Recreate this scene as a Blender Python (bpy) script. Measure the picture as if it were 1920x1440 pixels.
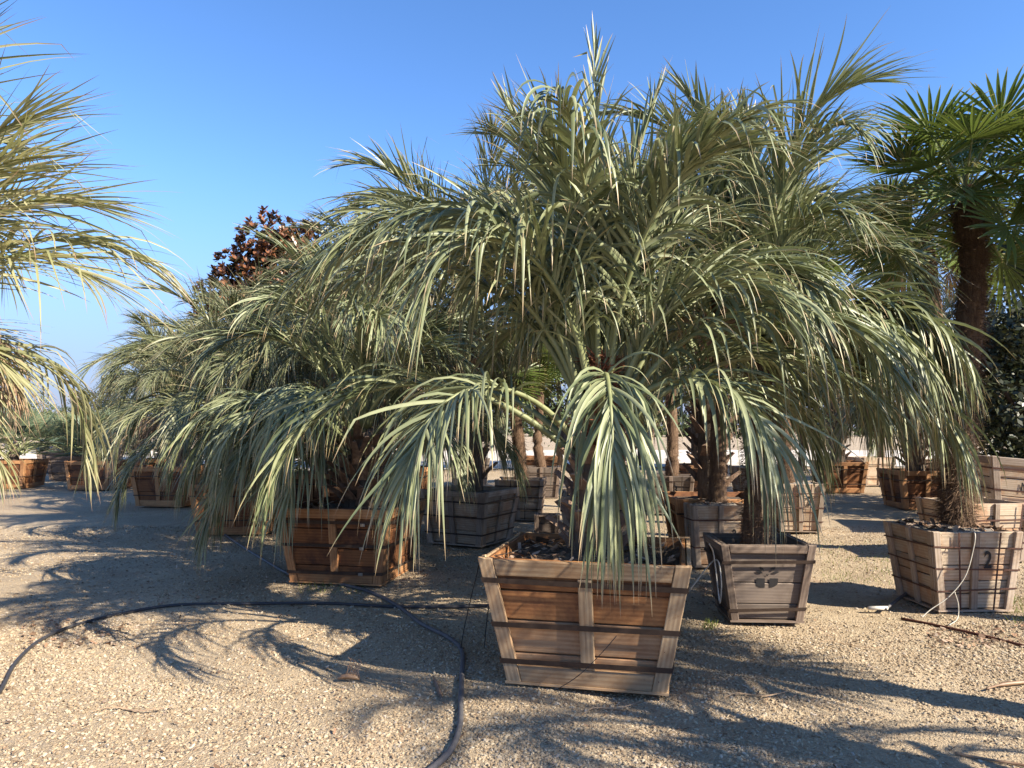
import bpy, math, random
import numpy as np
from mathutils import Vector, Matrix
R = math.radians
random.seed(7)
sc = bpy.context.scene
col = sc.collection
for o in list(bpy.data.objects):
    bpy.data.objects.remove(o)

# ---------------------------------------------------------------- camera, sky, sun
CAM_H = 1.5; FPX = 1390.0; PITCH = math.atan(82 / FPX)
cd = bpy.data.cameras.new('camera'); cam = bpy.data.objects.new('camera', cd); col.objects.link(cam)
cam.location = (0, 0, CAM_H); cam.rotation_euler = (math.pi / 2 + PITCH, 0, 0)
cd.sensor_width = 36; cd.lens = FPX / 1920 * 36; cd.clip_start = .05; cd.clip_end = 2000
sc.camera = cam
SUN_EL = R(33); SUN_AZ = math.atan2(.85, -.53)          # azimuth clockwise from +Y
SUN = Vector((math.sin(SUN_AZ) * math.cos(SUN_EL), math.cos(SUN_AZ) * math.cos(SUN_EL), math.sin(SUN_EL)))
w = bpy.data.worlds.new('World'); sc.world = w; w.use_nodes = True
nt = w.node_tree
sky = nt.nodes.new('ShaderNodeTexSky'); sky.sky_type = 'NISHITA'; sky.sun_disc = False
sky.sun_elevation = SUN_EL; sky.sun_rotation = SUN_AZ
sky.air_density = 1.0; sky.dust_density = .1; sky.ozone_density = 3.0; sky.altitude = 1500
bg = nt.nodes['Background']; hs = nt.nodes.new('ShaderNodeHueSaturation'); hs.inputs['Saturation'].default_value = 1.16; hs.inputs['Hue'].default_value = .505; nt.links.new(sky.outputs[0], hs.inputs['Color']); 
wtc = nt.nodes.new('ShaderNodeTexCoord'); wsx = nt.nodes.new('ShaderNodeSeparateXYZ'); nt.links.new(wtc.outputs['Generated'], wsx.inputs[0])
wr = nt.nodes.new('ShaderNodeValToRGB'); wr.color_ramp.elements[0].position = 0; wr.color_ramp.elements[0].color = (.92, .92, .92, 1)
wr.color_ramp.elements[1].position = .34; wr.color_ramp.elements[1].color = (0, 0, 0, 1); wr.color_ramp.interpolation = 'EASE'
nt.links.new(wsx.outputs[2], wr.inputs[0])
wm = nt.nodes.new('ShaderNodeMix'); wm.data_type = 'RGBA'; nt.links.new(wr.outputs[0], wm.inputs[0]); nt.links.new(hs.outputs[0], wm.inputs[6]); wm.inputs[7].default_value = (1.05, 1.22, 2.1, 1)
nt.links.new(wm.outputs[2], bg.inputs[0]); bg.inputs[1].default_value = .122
sl = bpy.data.lights.new('sun', 'SUN'); sl.energy = 5.0; sl.angle = R(.55); sl.color = (1, .90, .74)
so = bpy.data.objects.new('sun', sl); col.objects.link(so)
so.rotation_euler = SUN.to_track_quat('Z', 'Y').to_euler(); so.location = (8, -5, 9)
vs = sc.view_settings; vs.view_transform = 'Standard'; vs.look = 'None'; vs.gamma = 1; vs.exposure = 1.35
vs.use_curve_mapping = False

def ray(px, py):
    c = Vector(((px - 960) / FPX, (720 - py) / FPX, -1))
    v = Matrix.Rotation(math.pi / 2 + PITCH, 3, 'X') @ c
    return v
def G(px, py, z=0.0):
    v = ray(px, py); t = (z - CAM_H) / v.z
    return Vector((v.x * t, v.y * t, z))
def AT(px, py, Y):
    v = ray(px, py); t = Y / v.y
    return Vector((v.x * t, Y, CAM_H + v.z * t))

# ---------------------------------------------------------------- material helpers
def newmat(name):
    m = bpy.data.materials.new(name); m.use_nodes = True
    n = m.node_tree.nodes; l = m.node_tree.links
    return m, n, l, n['Principled BSDF']
def ramp(n, stops, interp='LINEAR'):
    r = n.new('ShaderNodeValToRGB'); cr = r.color_ramp; cr.interpolation = interp
    while len(cr.elements) < len(stops): cr.elements.new(.5)
    for e, (p, c) in zip(cr.elements, stops):
        e.position = p; e.color = (c[0], c[1], c[2], 1)
    return r
def noise(n, l, vec, scale, detail=4, rough=.6, dist=0):
    t = n.new('ShaderNodeTexNoise'); t.inputs['Scale'].default_value = scale
    t.inputs['Detail'].default_value = detail; t.inputs['Roughness'].default_value = rough
    t.inputs['Distortion'].default_value = dist
    if vec is not None: l.new(vec, t.inputs['Vector'])
    return t
def mixc(n, l, a, b, fac, mode='MIX'):
    m = n.new('ShaderNodeMix'); m.data_type = 'RGBA'; m.blend_type = mode
    for sock, v in ((m.inputs[0], fac), (m.inputs[6], a), (m.inputs[7], b)):
        if hasattr(v, 'is_linked') or hasattr(v, 'links'): l.new(v, sock)
        elif isinstance(v, (int, float)): sock.default_value = v
        else: sock.default_value = (v[0], v[1], v[2], 1)
    return m.outputs[2]
def mathn(n, l, op, a, b=None, clamp=False):
    m = n.new('ShaderNodeMath'); m.operation = op; m.use_clamp = clamp
    for i, v in enumerate((a, b)):
        if v is None: continue
        if isinstance(v, (int, float)): m.inputs[i].default_value = v
        else: l.new(v, m.inputs[i])
    return m.outputs[0]
def bump(n, l, p, h, strength=.5, dist=.01):
    b = n.new('ShaderNodeBump'); b.inputs['Strength'].default_value = strength
    b.inputs['Distance'].default_value = dist; l.new(h, b.inputs['Height']); l.new(b.outputs[0], p.inputs['Normal'])

def leaf_mat(name, cols, tip, tipstart=.8, trans=.25, rough=.42, dirt=.25):
    m, n, l, p = newmat(name)
    uv = n.new('ShaderNodeUVMap'); sp = n.new('ShaderNodeSeparateXYZ'); l.new(uv.outputs[0], sp.inputs[0])
    oi = n.new('ShaderNodeObjectInfo')
    f = mathn(n, l, 'ADD', mathn(n, l, 'MULTIPLY', sp.outputs[0], .75), mathn(n, l, 'MULTIPLY', oi.outputs['Random'], .25))
    k = len(cols); r = ramp(n, [(i / max(1, k - 1), c) for i, c in enumerate(cols)]); l.new(f, r.inputs[0])
    geo = n.new('ShaderNodeNewGeometry')
    ns = noise(n, l, geo.outputs['Position'], 14, 3)
    c1 = mixc(n, l, r.outputs[0], (.10, .09, .06), mathn(n, l, 'MULTIPLY', mathn(n, l, 'SUBTRACT', ns.outputs[0], .45, True), dirt * 3))
    tr = ramp(n, [(0, (0, 0, 0)), (tipstart, (0, 0, 0)), (1, (1, 1, 1))])
    l.new(mathn(n, l, 'ADD', sp.outputs[1], mathn(n, l, 'MULTIPLY', sp.outputs[0], .12)), tr.inputs[0])
    c2 = mixc(n, l, c1, tip, tr.outputs[0])
    l.new(c2, p.inputs['Base Color']); p.inputs['Roughness'].default_value = rough
    p.inputs['Specular IOR Level'].default_value = .4
    t = n.new('ShaderNodeBsdfTranslucent'); l.new(mixc(n, l, c2, (1, 1, .45), .5, 'MULTIPLY'), t.inputs[0])
    mx = n.new('ShaderNodeMixShader'); mx.inputs[0].default_value = trans
    l.new(p.outputs[0], mx.inputs[1]); l.new(t.outputs[0], mx.inputs[2])
    l.new(mx.outputs[0], n['Material Output'].inputs[0])
    return m
M = {}
M['butia'] = leaf_mat('silver_green_leaf', [(.075, .098, .045), (.17, .198, .10), (.31, .33, .185), (.125, .15, .078)], (.42, .31, .18), .86, .14)
M['butia_left'] = leaf_mat('yellowish_leaf', [(.2, .21, .09), (.32, .32, .16), (.44, .41, .24), (.26, .26, .13)], (.36, .22, .15), .82, .35)
M['butia_far'] = leaf_mat('grey_green_leaf', [(.072, .09, .042), (.16, .182, .09), (.31, .315, .18), (.12, .14, .072)], (.35, .26, .15), .78, .2)
M['butia_dead'] = leaf_mat('dry_tan_leaf', [(.30, .19, .12), (.40, .28, .18), (.28, .2, .12)], (.4, .28, .2), .8, .1, .7)
M['fan'] = leaf_mat('green_fan_leaf', [(.07, .11, .028), (.125, .17, .042), (.20, .225, .07)], (.42, .36, .16), .93, .25, .33)
M['fan_blue'] = leaf_mat('blue_green_fan_leaf', [(.08, .12, .08), (.13, .18, .11), (.19, .22, .12)], (.3, .26, .13), .85, .15)
M['fan_young'] = leaf_mat('yellow_green_fan_leaf', [(.12, .17, .035), (.18, .22, .05), (.2, .23, .06)], (.5, .42, .18), .8, .35)
M['tree_dark'] = leaf_mat('dark_tree_leaf', [(.022, .03, .014), (.035, .045, .018), (.055, .06, .028)], (.09, .08, .04), .9, .15)
M['tree_mid'] = leaf_mat('mid_tree_leaf', [(.045, .07, .025), (.07, .10, .035), (.10, .12, .05)], (.12, .12, .06), .9, .2)
M['magnolia_rust'] = leaf_mat('rusty_magnolia_leaf', [(.16, .068, .032), (.24, .105, .05), (.03, .04, .018), (.045, .055, .022)], (.1, .05, .03), .97, .05, .3, .1)

def stalk_mat(name, c1, c2):
    m, n, l, p = newmat(name)
    tc = n.new('ShaderNodeTexCoord'); ns = noise(n, l, tc.outputs['Object'], 9, 3)
    r = ramp(n, [(.3, c1), (.7, c2)]); l.new(ns.outputs[0], r.inputs[0]); l.new(r.outputs[0], p.inputs['Base Color'])
    p.inputs['Roughness'].default_value = .5
    return m
M['stalk'] = stalk_mat('leaf_stalk_green', (.15, .17, .07), (.26, .27, .13))
M['stalk_dead'] = stalk_mat('leaf_stalk_dry', (.16, .09, .05), (.3, .2, .12))

def bark_mat(name, cols, scale=25, stretch=.25, bs=.8, bd=.02):
    m, n, l, p = newmat(name)
    tc = n.new('ShaderNodeTexCoord'); mp = n.new('ShaderNodeMapping'); mp.inputs['Scale'].default_value = (1, 1, stretch)
    l.new(tc.outputs['Object'], mp.inputs[0]); ns = noise(n, l, mp.outputs[0], scale, 6, .7, .4)
    k = len(cols); r = ramp(n, [(.25 + .5 * i / (k - 1), c) for i, c in enumerate(cols)])
    l.new(ns.outputs[0], r.inputs[0]); l.new(r.outputs[0], p.inputs['Base Color']); p.inputs['Roughness'].default_value = .9
    bump(n, l, p, ns.outputs[0], bs, bd)
    return m
M['bark'] = bark_mat('grey_brown_bark', [(.04, .028, .02), (.11, .08, .055), (.22, .17, .12)])
M['fibre'] = bark_mat('brown_palm_fibre', [(.05, .028, .018), (.12, .07, .04), (.26, .17, .10)], 40, .15)
M['boot'] = bark_mat('cut_leaf_base', [(.08, .048, .03), (.2, .13, .09), (.36, .26, .19)], 18, .3)
M['redfibre'] = bark_mat('red_brown_fibre', [(.08, .025, .012), (.2, .07, .03), (.32, .13, .06)], 60, .2)
M['soil'] = bark_mat('potting_soil', [(.035, .024, .016), (.09, .065, .045), (.2, .15, .1)], 45, 1, 1, .02)
M['soil_pale'] = bark_mat('dry_pale_mulch', [(.1, .085, .07), (.24, .21, .18), (.42, .38, .33)], 45, 1, 1, .02)

def wood_mat(name, a, b, stain, stain_amt=.5, grey=.0):
    m, n, l, p = newmat(name)
    tc = n.new('ShaderNodeTexCoord'); oi = n.new('ShaderNodeObjectInfo')
    off = n.new('ShaderNodeVectorMath'); off.operation = 'ADD'
    sc_ = n.new('ShaderNodeVectorMath'); sc_.operation = 'SCALE'; sc_.inputs['Scale'].default_value = 31
    cmb = n.new('ShaderNodeCombineXYZ'); l.new(oi.outputs['Random'], cmb.inputs[0]); l.new(oi.outputs['Random'], cmb.inputs[2])
    l.new(cmb.outputs[0], sc_.inputs[0]); l.new(tc.outputs['Object'], off.inputs[0]); l.new(sc_.outputs[0], off.inputs[1])
    mp = n.new('ShaderNodeMapping'); mp.inputs['Scale'].default_value = (.9, 9, 9); l.new(off.outputs[0], mp.inputs[0])
    wv = n.new('ShaderNodeTexWave'); wv.wave_type = 'RINGS'; wv.rings_direction = 'X'
    wv.inputs['Scale'].default_value = 1.3; wv.inputs['Distortion'].default_value = 5; wv.inputs['Detail'].default_value = 3
    wv.inputs['Detail Scale'].default_value = .8
    l.new(mp.outputs[0], wv.inputs[0])
    mp2 = n.new('ShaderNodeMapping'); mp2.inputs['Scale'].default_value = (2.2, 42, 42); l.new(off.outputs[0], mp2.inputs[0])
    fine = noise(n, l, mp2.outputs[0], 1.3, 6, .7, 1.2)
    g = mathn(n, l, 'ADD', mathn(n, l, 'MULTIPLY', wv.outputs[0], .22), mathn(n, l, 'MULTIPLY', fine.outputs[0], .78))
    r = ramp(n, [(.28, a), (.7, b)]); l.new(g, r.inputs[0])
    st = noise(n, l, off.outputs[0], 3.2, 5, .65, .3)
    sr = ramp(n, [(.44, (0, 0, 0)), (.62, (1, 1, 1))]); l.new(st.outputs[0], sr.inputs[0])
    c = mixc(n, l, r.outputs[0], stain, mathn(n, l, 'MULTIPLY', sr.outputs[0], stain_amt))
    st2 = noise(n, l, off.outputs[0], 9, 4, .7); s2 = ramp(n, [(.62, (0, 0, 0)), (.75, (1, 1, 1))]); l.new(st2.outputs[0], s2.inputs[0])
    c = mixc(n, l, c, tuple(x * .3 for x in stain), mathn(n, l, 'MULTIPLY', s2.outputs[0], .5))
    hv = n.new('ShaderNodeHueSaturation'); l.new(c, hv.inputs['Color'])
    l.new(mathn(n, l, 'ADD', mathn(n, l, 'MULTIPLY', oi.outputs['Random'], .5), .75), hv.inputs['Value'])
    hv.inputs['Saturation'].default_value = 1 - grey
    l.new(hv.outputs[0], p.inputs['Base Color']); p.inputs['Roughness'].default_value = .75
    bump(n, l, p, fine.outputs[0], .3, .003)
    return m
W = {}
W['fresh_rail'] = wood_mat('pale_pine', (.27, .175, .10), (.47, .34, .205), (.24, .12, .05), .5)
W['fresh_plank'] = wood_mat('orange_brown_board', (.20, .078, .024), (.38, .175, .062), (.09, .03, .012), .8)
W['tan_plank'] = wood_mat('tan_board', (.25, .135, .065), (.41, .25, .135), (.17, .07, .028), .6)
W['red_rail'] = wood_mat('reddish_pine', (.30, .14, .055), (.47, .25, .11), (.16, .06, .022), .55)
W['red_plank'] = wood_mat('dark_red_board', (.13, .046, .014), (.26, .105, .034), (.045, .015, .008), .85)
W['grey_rail'] = wood_mat('weathered_rail', (.26, .19, .13), (.42, .33, .25), (.16, .09, .05), .6, .1)
W['grey_plank'] = wood_mat('weathered_board', (.33, .25, .17), (.52, .42, .31), (.32, .15, .065), .7, .0)
W['dull_rail'] = wood_mat('old_brown_rail', (.15, .10, .07), (.26, .19, .14), (.09, .055, .035), .5, .1)
W['dull_plank'] = wood_mat('old_brown_board', (.13, .095, .07), (.22, .165, .125), (.08, .05, .035), .5, .15)

def metal(name, c, rough=.6, met=.4):
    m, n, l, p = newmat(name)
    tc = n.new('ShaderNodeTexCoord'); ns = noise(n, l, tc.outputs['Object'], 18, 4)
    r = ramp(n, [(.3, tuple(x * .6 for x in c)), (.7, c)]); l.new(ns.outputs[0], r.inputs[0]); l.new(r.outputs[0], p.inputs['Base Color'])
    p.inputs['Roughness'].default_value = rough; p.inputs['Metallic'].default_value = met
    return m
M['strap'] = metal('dark_steel_strap', (.075, .05, .038), .55, .4)
M['strap_rust'] = metal('rusty_strap', (.11, .05, .035), .8, .2)
M['clip'] = metal('galvanised_clip', (.5, .48, .44), .4, .7)
M['hose'] = metal('black_rubber_hose', (.05, .048, .052), .55, 0)
M['hose_dust'] = metal('dusty_hose', (.12, .115, .12), .6, 0)
M['drip'] = metal('thin_black_tube', (.02, .018, .018), .5, 0)
M['white_tube'] = metal('white_tube', (.6, .56, .48), .5, 0)
M['paint'] = metal('black_stencil_paint', (.02, .018, .02), .7, 0)
M['rust'] = metal('rusty_iron', (.14, .05, .03), .8, .3)
M['white'] = metal('white_plaster', (.72, .68, .6), .8, 0)

# ground material
def ground_material():
    m, n, l, p = newmat('gravel_dirt')
    tc = n.new('ShaderNodeNewGeometry'); P = tc.outputs['Position']
    big = noise(n, l, P, .55, 5, .6, .3); mid = noise(n, l, P, 4, 6, .7); fin = noise(n, l, P, 70, 4, .75)
    v = n.new('ShaderNodeTexVoronoi'); v.inputs['Scale'].default_value = 62; l.new(P, v.inputs['Vector'])
    v2 = n.new('ShaderNodeTexVoronoi'); v2.inputs['Scale'].default_value = 150; l.new(P, v2.inputs['Vector'])
    base = ramp(n, [(.3, (.30, .22, .14)), (.5, (.44, .34, .22)), (.7, (.53, .425, .285))]); l.new(big.outputs[0], base.inputs[0])
    sx = n.new('ShaderNodeSeparateXYZ'); l.new(v.outputs['Color'], sx.inputs[0])
    peb = ramp(n, [(0, (.20, .135, .085)), (.35, (.38, .28, .17)), (.7, (.48, .38, .25)), (1, (.33, .28, .22))]); l.new(sx.outputs[0], peb.inputs[0])
    gm = ramp(n, [(.38, (0, 0, 0)), (.6, (1, 1, 1))]); l.new(mid.outputs[0], gm.inputs[0])
    c = mixc(n, l, base.outputs[0], peb.outputs[0], mathn(n, l, 'MULTIPLY', gm.outputs[0], .7))
    fr = ramp(n, [(.3, (.62, .6, .58)), (.65, (1.1, 1.1, 1.1))]); l.new(fin.outputs[0], fr.inputs[0])
    c = mixc(n, l, c, fr.outputs[0], .8, 'MULTIPLY')
    red = noise(n, l, P, 1.1, 5, .7, .5); rr = ramp(n, [(.56, (0, 0, 0)), (.7, (1, 1, 1))]); l.new(red.outputs[0], rr.inputs[0])
    c = mixc(n, l, c, (.24, .13, .075), mathn(n, l, 'MULTIPLY', rr.outputs[0], .45))
    l.new(c, p.inputs['Base Color']); p.inputs['Roughness'].default_value = .95
    h = mathn(n, l, 'ADD', mathn(n, l, 'MULTIPLY', mathn(n, l, 'MULTIPLY', v.outputs['Distance'], gm.outputs[0]), -1.2), mathn(n, l, 'MULTIPLY', fin.outputs[0], .5))
    h = mathn(n, l, 'ADD', h, mathn(n, l, 'MULTIPLY', v2.outputs['Distance'], -.5))
    bump(n, l, p, h, .9, .012)
    return m
M['ground'] = ground_material()
def pebble_material():
    m, n, l, p = newmat('gravel_stone')
    uv = n.new('ShaderNodeUVMap'); sp = n.new('ShaderNodeSeparateXYZ'); l.new(uv.outputs[0], sp.inputs[0])
    r = ramp(n, [(0, (.19, .13, .08)), (.25, (.34, .255, .16)), (.55, (.43, .34, .225)), (.8, (.50, .415, .285)), (.93, (.33, .28, .23)), (1, (.6, .52, .4))])
    l.new(sp.outputs[0], r.inputs[0])
    g = n.new('ShaderNodeNewGeometry'); ns = noise(n, l, g.outputs['Position'], 130, 3)
    rr = ramp(n, [(.3, (.7, .68, .66)), (.7, (1.05, 1.05, 1.05))]); l.new(ns.outputs[0], rr.inputs[0])
    l.new(mixc(n, l, r.outputs[0], rr.outputs[0], 1, 'MULTIPLY'), p.inputs['Base Color']); p.inputs['Roughness'].default_value = .85
    return m
M['pebble'] = pebble_material()
def chip_material():
    m, n, l, p = newmat('wood_chip')
    uv = n.new('ShaderNodeUVMap'); sp = n.new('ShaderNodeSeparateXYZ'); l.new(uv.outputs[0], sp.inputs[0])
    r = ramp(n, [(0, (.06, .035, .02)), (.4, (.2, .12, .07)), (.75, (.34, .2, .12)), (1, (.45, .36, .28))])
    l.new(sp.outputs[0], r.inputs[0]); l.new(r.outputs[0], p.inputs['Base Color']); p.inputs['Roughness'].default_value = .9
    return m
M['chip'] = chip_material()

# ---------------------------------------------------------------- object helpers
def tag(o, label=None, cat=None, group=None, kind=None):
    if label: o['label'] = label
    if cat: o['category'] = cat
    if group: o['group'] = group
    if kind: o['kind'] = kind
    return o
def empty(name, loc, rz=0, label=None, cat=None, group=None):
    o = bpy.data.objects.new(name, None); col.objects.link(o); o.location = loc; o.rotation_euler = (0, 0, rz)
    o.empty_display_size = .2
    return tag(o, label, cat, group)
def link(name, me, parent=None, loc=None, rot=None):
    o = bpy.data.objects.new(name, me); col.objects.link(o)
    if parent: o.parent = parent
    if loc is not None: o.location = loc
    if rot is not None: o.rotation_euler = rot
    return o
def mesh_np(name, V, F, mats, uv=None, smooth=False, midx=None):
    """V (n,3); F (k,4) or (k,3); uv per vertex (n,2)"""
    me = bpy.data.meshes.new(name); V = np.ascontiguousarray(V, dtype=np.float32); F = np.ascontiguousarray(F, dtype=np.int32)
    k, c = F.shape
    me.vertices.add(len(V)); me.vertices.foreach_set('co', V.ravel())
    me.loops.add(k * c); me.loops.foreach_set('vertex_index', F.ravel())
    me.polygons.add(k); me.polygons.foreach_set('loop_start', np.arange(0, k * c, c, dtype=np.int32))
    me.polygons.foreach_set('use_smooth', np.full(k, smooth))
    if uv is not None:
        ul = me.uv_layers.new(name='UVMap'); ul.data.foreach_set('uv', np.ascontiguousarray(uv[F.ravel()], dtype=np.float32).ravel())
    for m in mats: me.materials.append(m)
    if midx is not None: me.polygons.foreach_set('material_index', np.asarray(midx, dtype=np.int32))
    me.update(calc_edges=True)
    return me
def catmull(pts, n=8):
    P = [Vector(p) for p in pts]; P = [P[0] * 2 - P[1]] + P + [P[-1] * 2 - P[-2]]; out = []
    for i in range(1, len(P) - 2):
        for j in range(n):
            t = j / n; a, b, c, d = P[i - 1:i + 3]
            out.append(.5 * ((2 * b) + (c - a) * t + (2 * a - 5 * b + 4 * c - d) * t * t + (3 * b - 3 * c + d - a) * t ** 3))
    out.append(P[-2]); return out
def tube_geo(pts, rad, sides=6, up=(0, 0, 1)):
    P = np.array([tuple(p) for p in pts]); n = len(P)
    r = np.full(n, rad) if np.isscalar(rad) else np.asarray(rad)
    T = np.gradient(P, axis=0); T /= np.linalg.norm(T, axis=1)[:, None] + 1e-9
    u = np.array(up, float); S = np.cross(T, u); bad = np.linalg.norm(S, axis=1) < .05; S[bad] = np.cross(T[bad], [0, 1, 0.01])
    for i in range(1, n):
        if S[i] @ S[i - 1] < 0: S[i] *= -1
    S /= np.linalg.norm(S, axis=1)[:, None]; U = np.cross(S, T)
    a = np.linspace(0, 2 * np.pi, sides, endpoint=False)
    V = P[:, None] + r[:, None, None] * (np.cos(a)[None, :, None] * S[:, None] + np.sin(a)[None, :, None] * U[:, None])
    V = V.reshape(-1, 3); F = []
    for i in range(n - 1):
        for j in range(sides):
            k = (j + 1) % sides; F.append((i * sides + j, i * sides + k, (i + 1) * sides + k, (i + 1) * sides + j))
    # end caps as fans of quads to a centre vertex
    V = np.vstack([V, P[:1], P[-1:]]); c0 = n * sides
    for j in range(0, sides, 2):
        F.append((c0, (j + 2) % sides, (j + 1) % sides, j))
        b = (n - 1) * sides; F.append((c0 + 1, b + j, b + (j + 1) % sides, b + (j + 2) % sides))
    return V, np.array(F)
def tube(name, pts, rad, mat, parent=None, sides=6, smooth=True):
    V, F = tube_geo(pts, rad, sides)
    return link(name, mesh_np(name, V, F, [mat], smooth=smooth), parent)
def ghz(x, y):
    """ground height"""
    d = np.hypot(x, y)
    f = np.clip((60 - d) / 50, 0, 1)
    return f * (.012 * np.sin(x * 1.7 + .6 * np.sin(y * 1.3)) * np.cos(y * 1.9 + 1) + .006 * np.sin(x * 5.1 + y * 3.3) + .004 * np.sin(y * 9.3 - x * 6.7) - .012)

# ---------------------------------------------------------------- ground
def ax(lim, near, step):
    a = [0.0]; s = step
    while a[-1] < lim:
        a.append(a[-1] + s)
        if a[-1] > near: s *= 1.13
    return np.array(a)
pa = ax(600, 8, .07); xs = np.concatenate([-pa[:0:-1], pa]); ys = np.concatenate([-ax(60, 1, .5)[:0:-1], ax(900, 12, .07)])
X, Y = np.meshgrid(xs, ys); Z = ghz(X, Y)
V = np.stack([X, Y, Z], -1).reshape(-1, 3); nx = len(xs); ny = len(ys)
I, J = np.meshgrid(np.arange(nx - 1), np.arange(ny - 1)); b = (J * nx + I).ravel()
g = link('ground', mesh_np('ground', V, np.stack([b, b + 1, b + nx + 1, b + nx], -1), [M['ground']], smooth=True)); tag(g, kind='structure')
# pale road across the back of the yard
m_, n_, l_, p_ = newmat('pale_crushed_stone'); gg = n_.new('ShaderNodeNewGeometry'); q = noise(n_, l_, gg.outputs[0], 1.5, 6, .7)
rr_ = ramp(n_, [(.3, (.5, .43, .33)), (.7, (.68, .6, .5))]); l_.new(q.outputs[0], rr_.inputs[0]); l_.new(rr_.outputs[0], p_.inputs[0]); p_.inputs['Roughness'].default_value = .95
gx = np.linspace(-60, 60, 61); gy = np.array([27, 29, 31, 34, 37, 40, 44, 48.])
X, Y = np.meshgrid(gx, gy); Yw = Y + 1.5 * np.sin(X * .12) + .3 * np.sin(X * 1.1)
V = np.stack([X, Yw, np.full_like(X, .03)], -1).reshape(-1, 3); I, J = np.meshgrid(np.arange(60), np.arange(7)); b = (J * 61 + I).ravel()
tag(link('road', mesh_np('road', V, np.stack([b, b + 1, b + 62, b + 61], -1), [m_])), kind='structure')

# ---------------------------------------------------------------- pebbles
rg = np.random.default_rng(3)
def smooth_field(x, y):
    return (np.sin(x * 1.3 + 1.7 * np.sin(y * .9 + 2)) * np.cos(y * 1.1 - x * .4) + .6 * np.sin(x * 2.9 + y * 2.1 + 1) * np.cos(y * 3.3 - x)) 
def pebbles(n, y0, y1, r0, r1, ico):
    y = np.sqrt(rg.uniform(y0 ** 2, y1 ** 2, n * 2)); x = rg.uniform(-1, 1, n * 2) * (y * .73 + .5)
    keep = rg.random(n * 2) < np.clip(.62 + .35 * smooth_field(x, y), .12, 1)
    x = x[keep][:n]; y = y[keep][:n]; k = len(x)
    if ico:
        ph = (1 + 5 ** .5) / 2
        B = np.array([(-1, ph, 0), (1, ph, 0), (-1, -ph, 0), (1, -ph, 0), (0, -1, ph), (0, 1, ph), (0, -1, -ph), (0, 1, -ph), (ph, 0, -1), (ph, 0, 1), (-ph, 0, -1), (-ph, 0, 1)]) / 1.9
        Fb = np.array([(0, 11, 5), (0, 5, 1), (0, 1, 7), (0, 7, 10), (0, 10, 11), (1, 5, 9), (5, 11, 4), (11, 10, 2), (10, 7, 6), (7, 1, 8), (3, 9, 4), (3, 4, 2), (3, 2, 6), (3, 6, 8), (3, 8, 9), (4, 9, 5), (2, 4, 11), (6, 2, 10), (8, 6, 7), (9, 8, 1)])
    else:
        B = np.array([(1, 0, 0), (0, 1, 0), (-1, 0, 0), (0, -1, 0), (0, 0, 1.), (0, 0, -1)]); Fb = np.array([(0, 1, 4), (1, 2, 4), (2, 3, 4), (3, 0, 4), (1, 0, 5), (2, 1, 5), (3, 2, 5), (0, 3, 5)])
    nb = len(B); r = r0 + (r1 - r0) * rg.random(k) ** 2.2
    s = np.stack([r * rg.uniform(.8, 1.5, k), r * rg.uniform(.7, 1.1, k), r * rg.uniform(.45, .8, k)], -1)
    Vv = (B[None] * rg.uniform(.75, 1.2, (k, nb, 1)) * s[:, None]); a = rg.uniform(0, 6.28, k); c, sn = np.cos(a)[:, None], np.sin(a)[:, None]
    tl = rg.normal(0, .3, k)[:, None]
    Vx = Vv[..., 0] * c - Vv[..., 1] * sn; Vy = Vv[..., 0] * sn + Vv[..., 1] * c; Vz = Vv[..., 2] + tl * Vv[..., 0]
    Vv = np.stack([Vx + x[:, None], Vy + y[:, None], Vz + (ghz(x, y) + s[:, 2] * .35)[:, None]], -1).reshape(-1, 3)
    Fv = (Fb[None] + (np.arange(k) * nb)[:, None, None]).reshape(-1, 3)
    uv = np.stack([np.repeat(rg.random(k), nb), np.zeros(k * nb)], -1)
    return mesh_np('gravel', Vv, Fv, [M['pebble']], uv)
tag(link('gravel', pebbles(68000, 2.7, 5.9, .0032, .0118, True)), 'coarse pale gravel stones scattered over the foreground ground', 'gravel', kind='stuff')
tag(link('gravel', pebbles(50000, 5.9, 11.5, .005, .016, False)), 'pale gravel scattered between and behind the wooden boxes', 'gravel', kind='stuff')

def chips(name, n, cx, cy, rx, ry, z, rr=(.008, .03), parent=None, mat='chip', zfn=None):
    x = cx + rg.uniform(-1, 1, n) * rx; y = cy + rg.uniform(-1, 1, n) * ry
    a = rg.uniform(0, 6.28, n); L = rg.uniform(*rr, n); Wd = L * rg.uniform(.15, .5, n); t = rg.normal(0, .35, (n, 2))
    zz = np.full(n, z) if zfn is None else zfn(x, y) + z
    P = []
    for (u, v, h) in ((-1, -1, 0), (1, -1, 0), (1, 1, .15), (-1, 1, .15)):
        dx = u * L * np.cos(a) - v * Wd * np.sin(a); dy = u * L * np.sin(a) + v * Wd * np.cos(a)
        P.append(np.stack([x + dx, y + dy, zz + u * L * t[:, 0] + v * Wd * t[:, 1] + h * Wd + .004], -1))
    V = np.stack(P, 1).reshape(-1, 3); F = np.arange(n * 4).reshape(-1, 4)
    uv = np.stack([np.repeat(rg.random(n), 4), np.zeros(n * 4)], -1)
    return link(name, mesh_np(name, V, F, [M[mat]], uv), parent)

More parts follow.
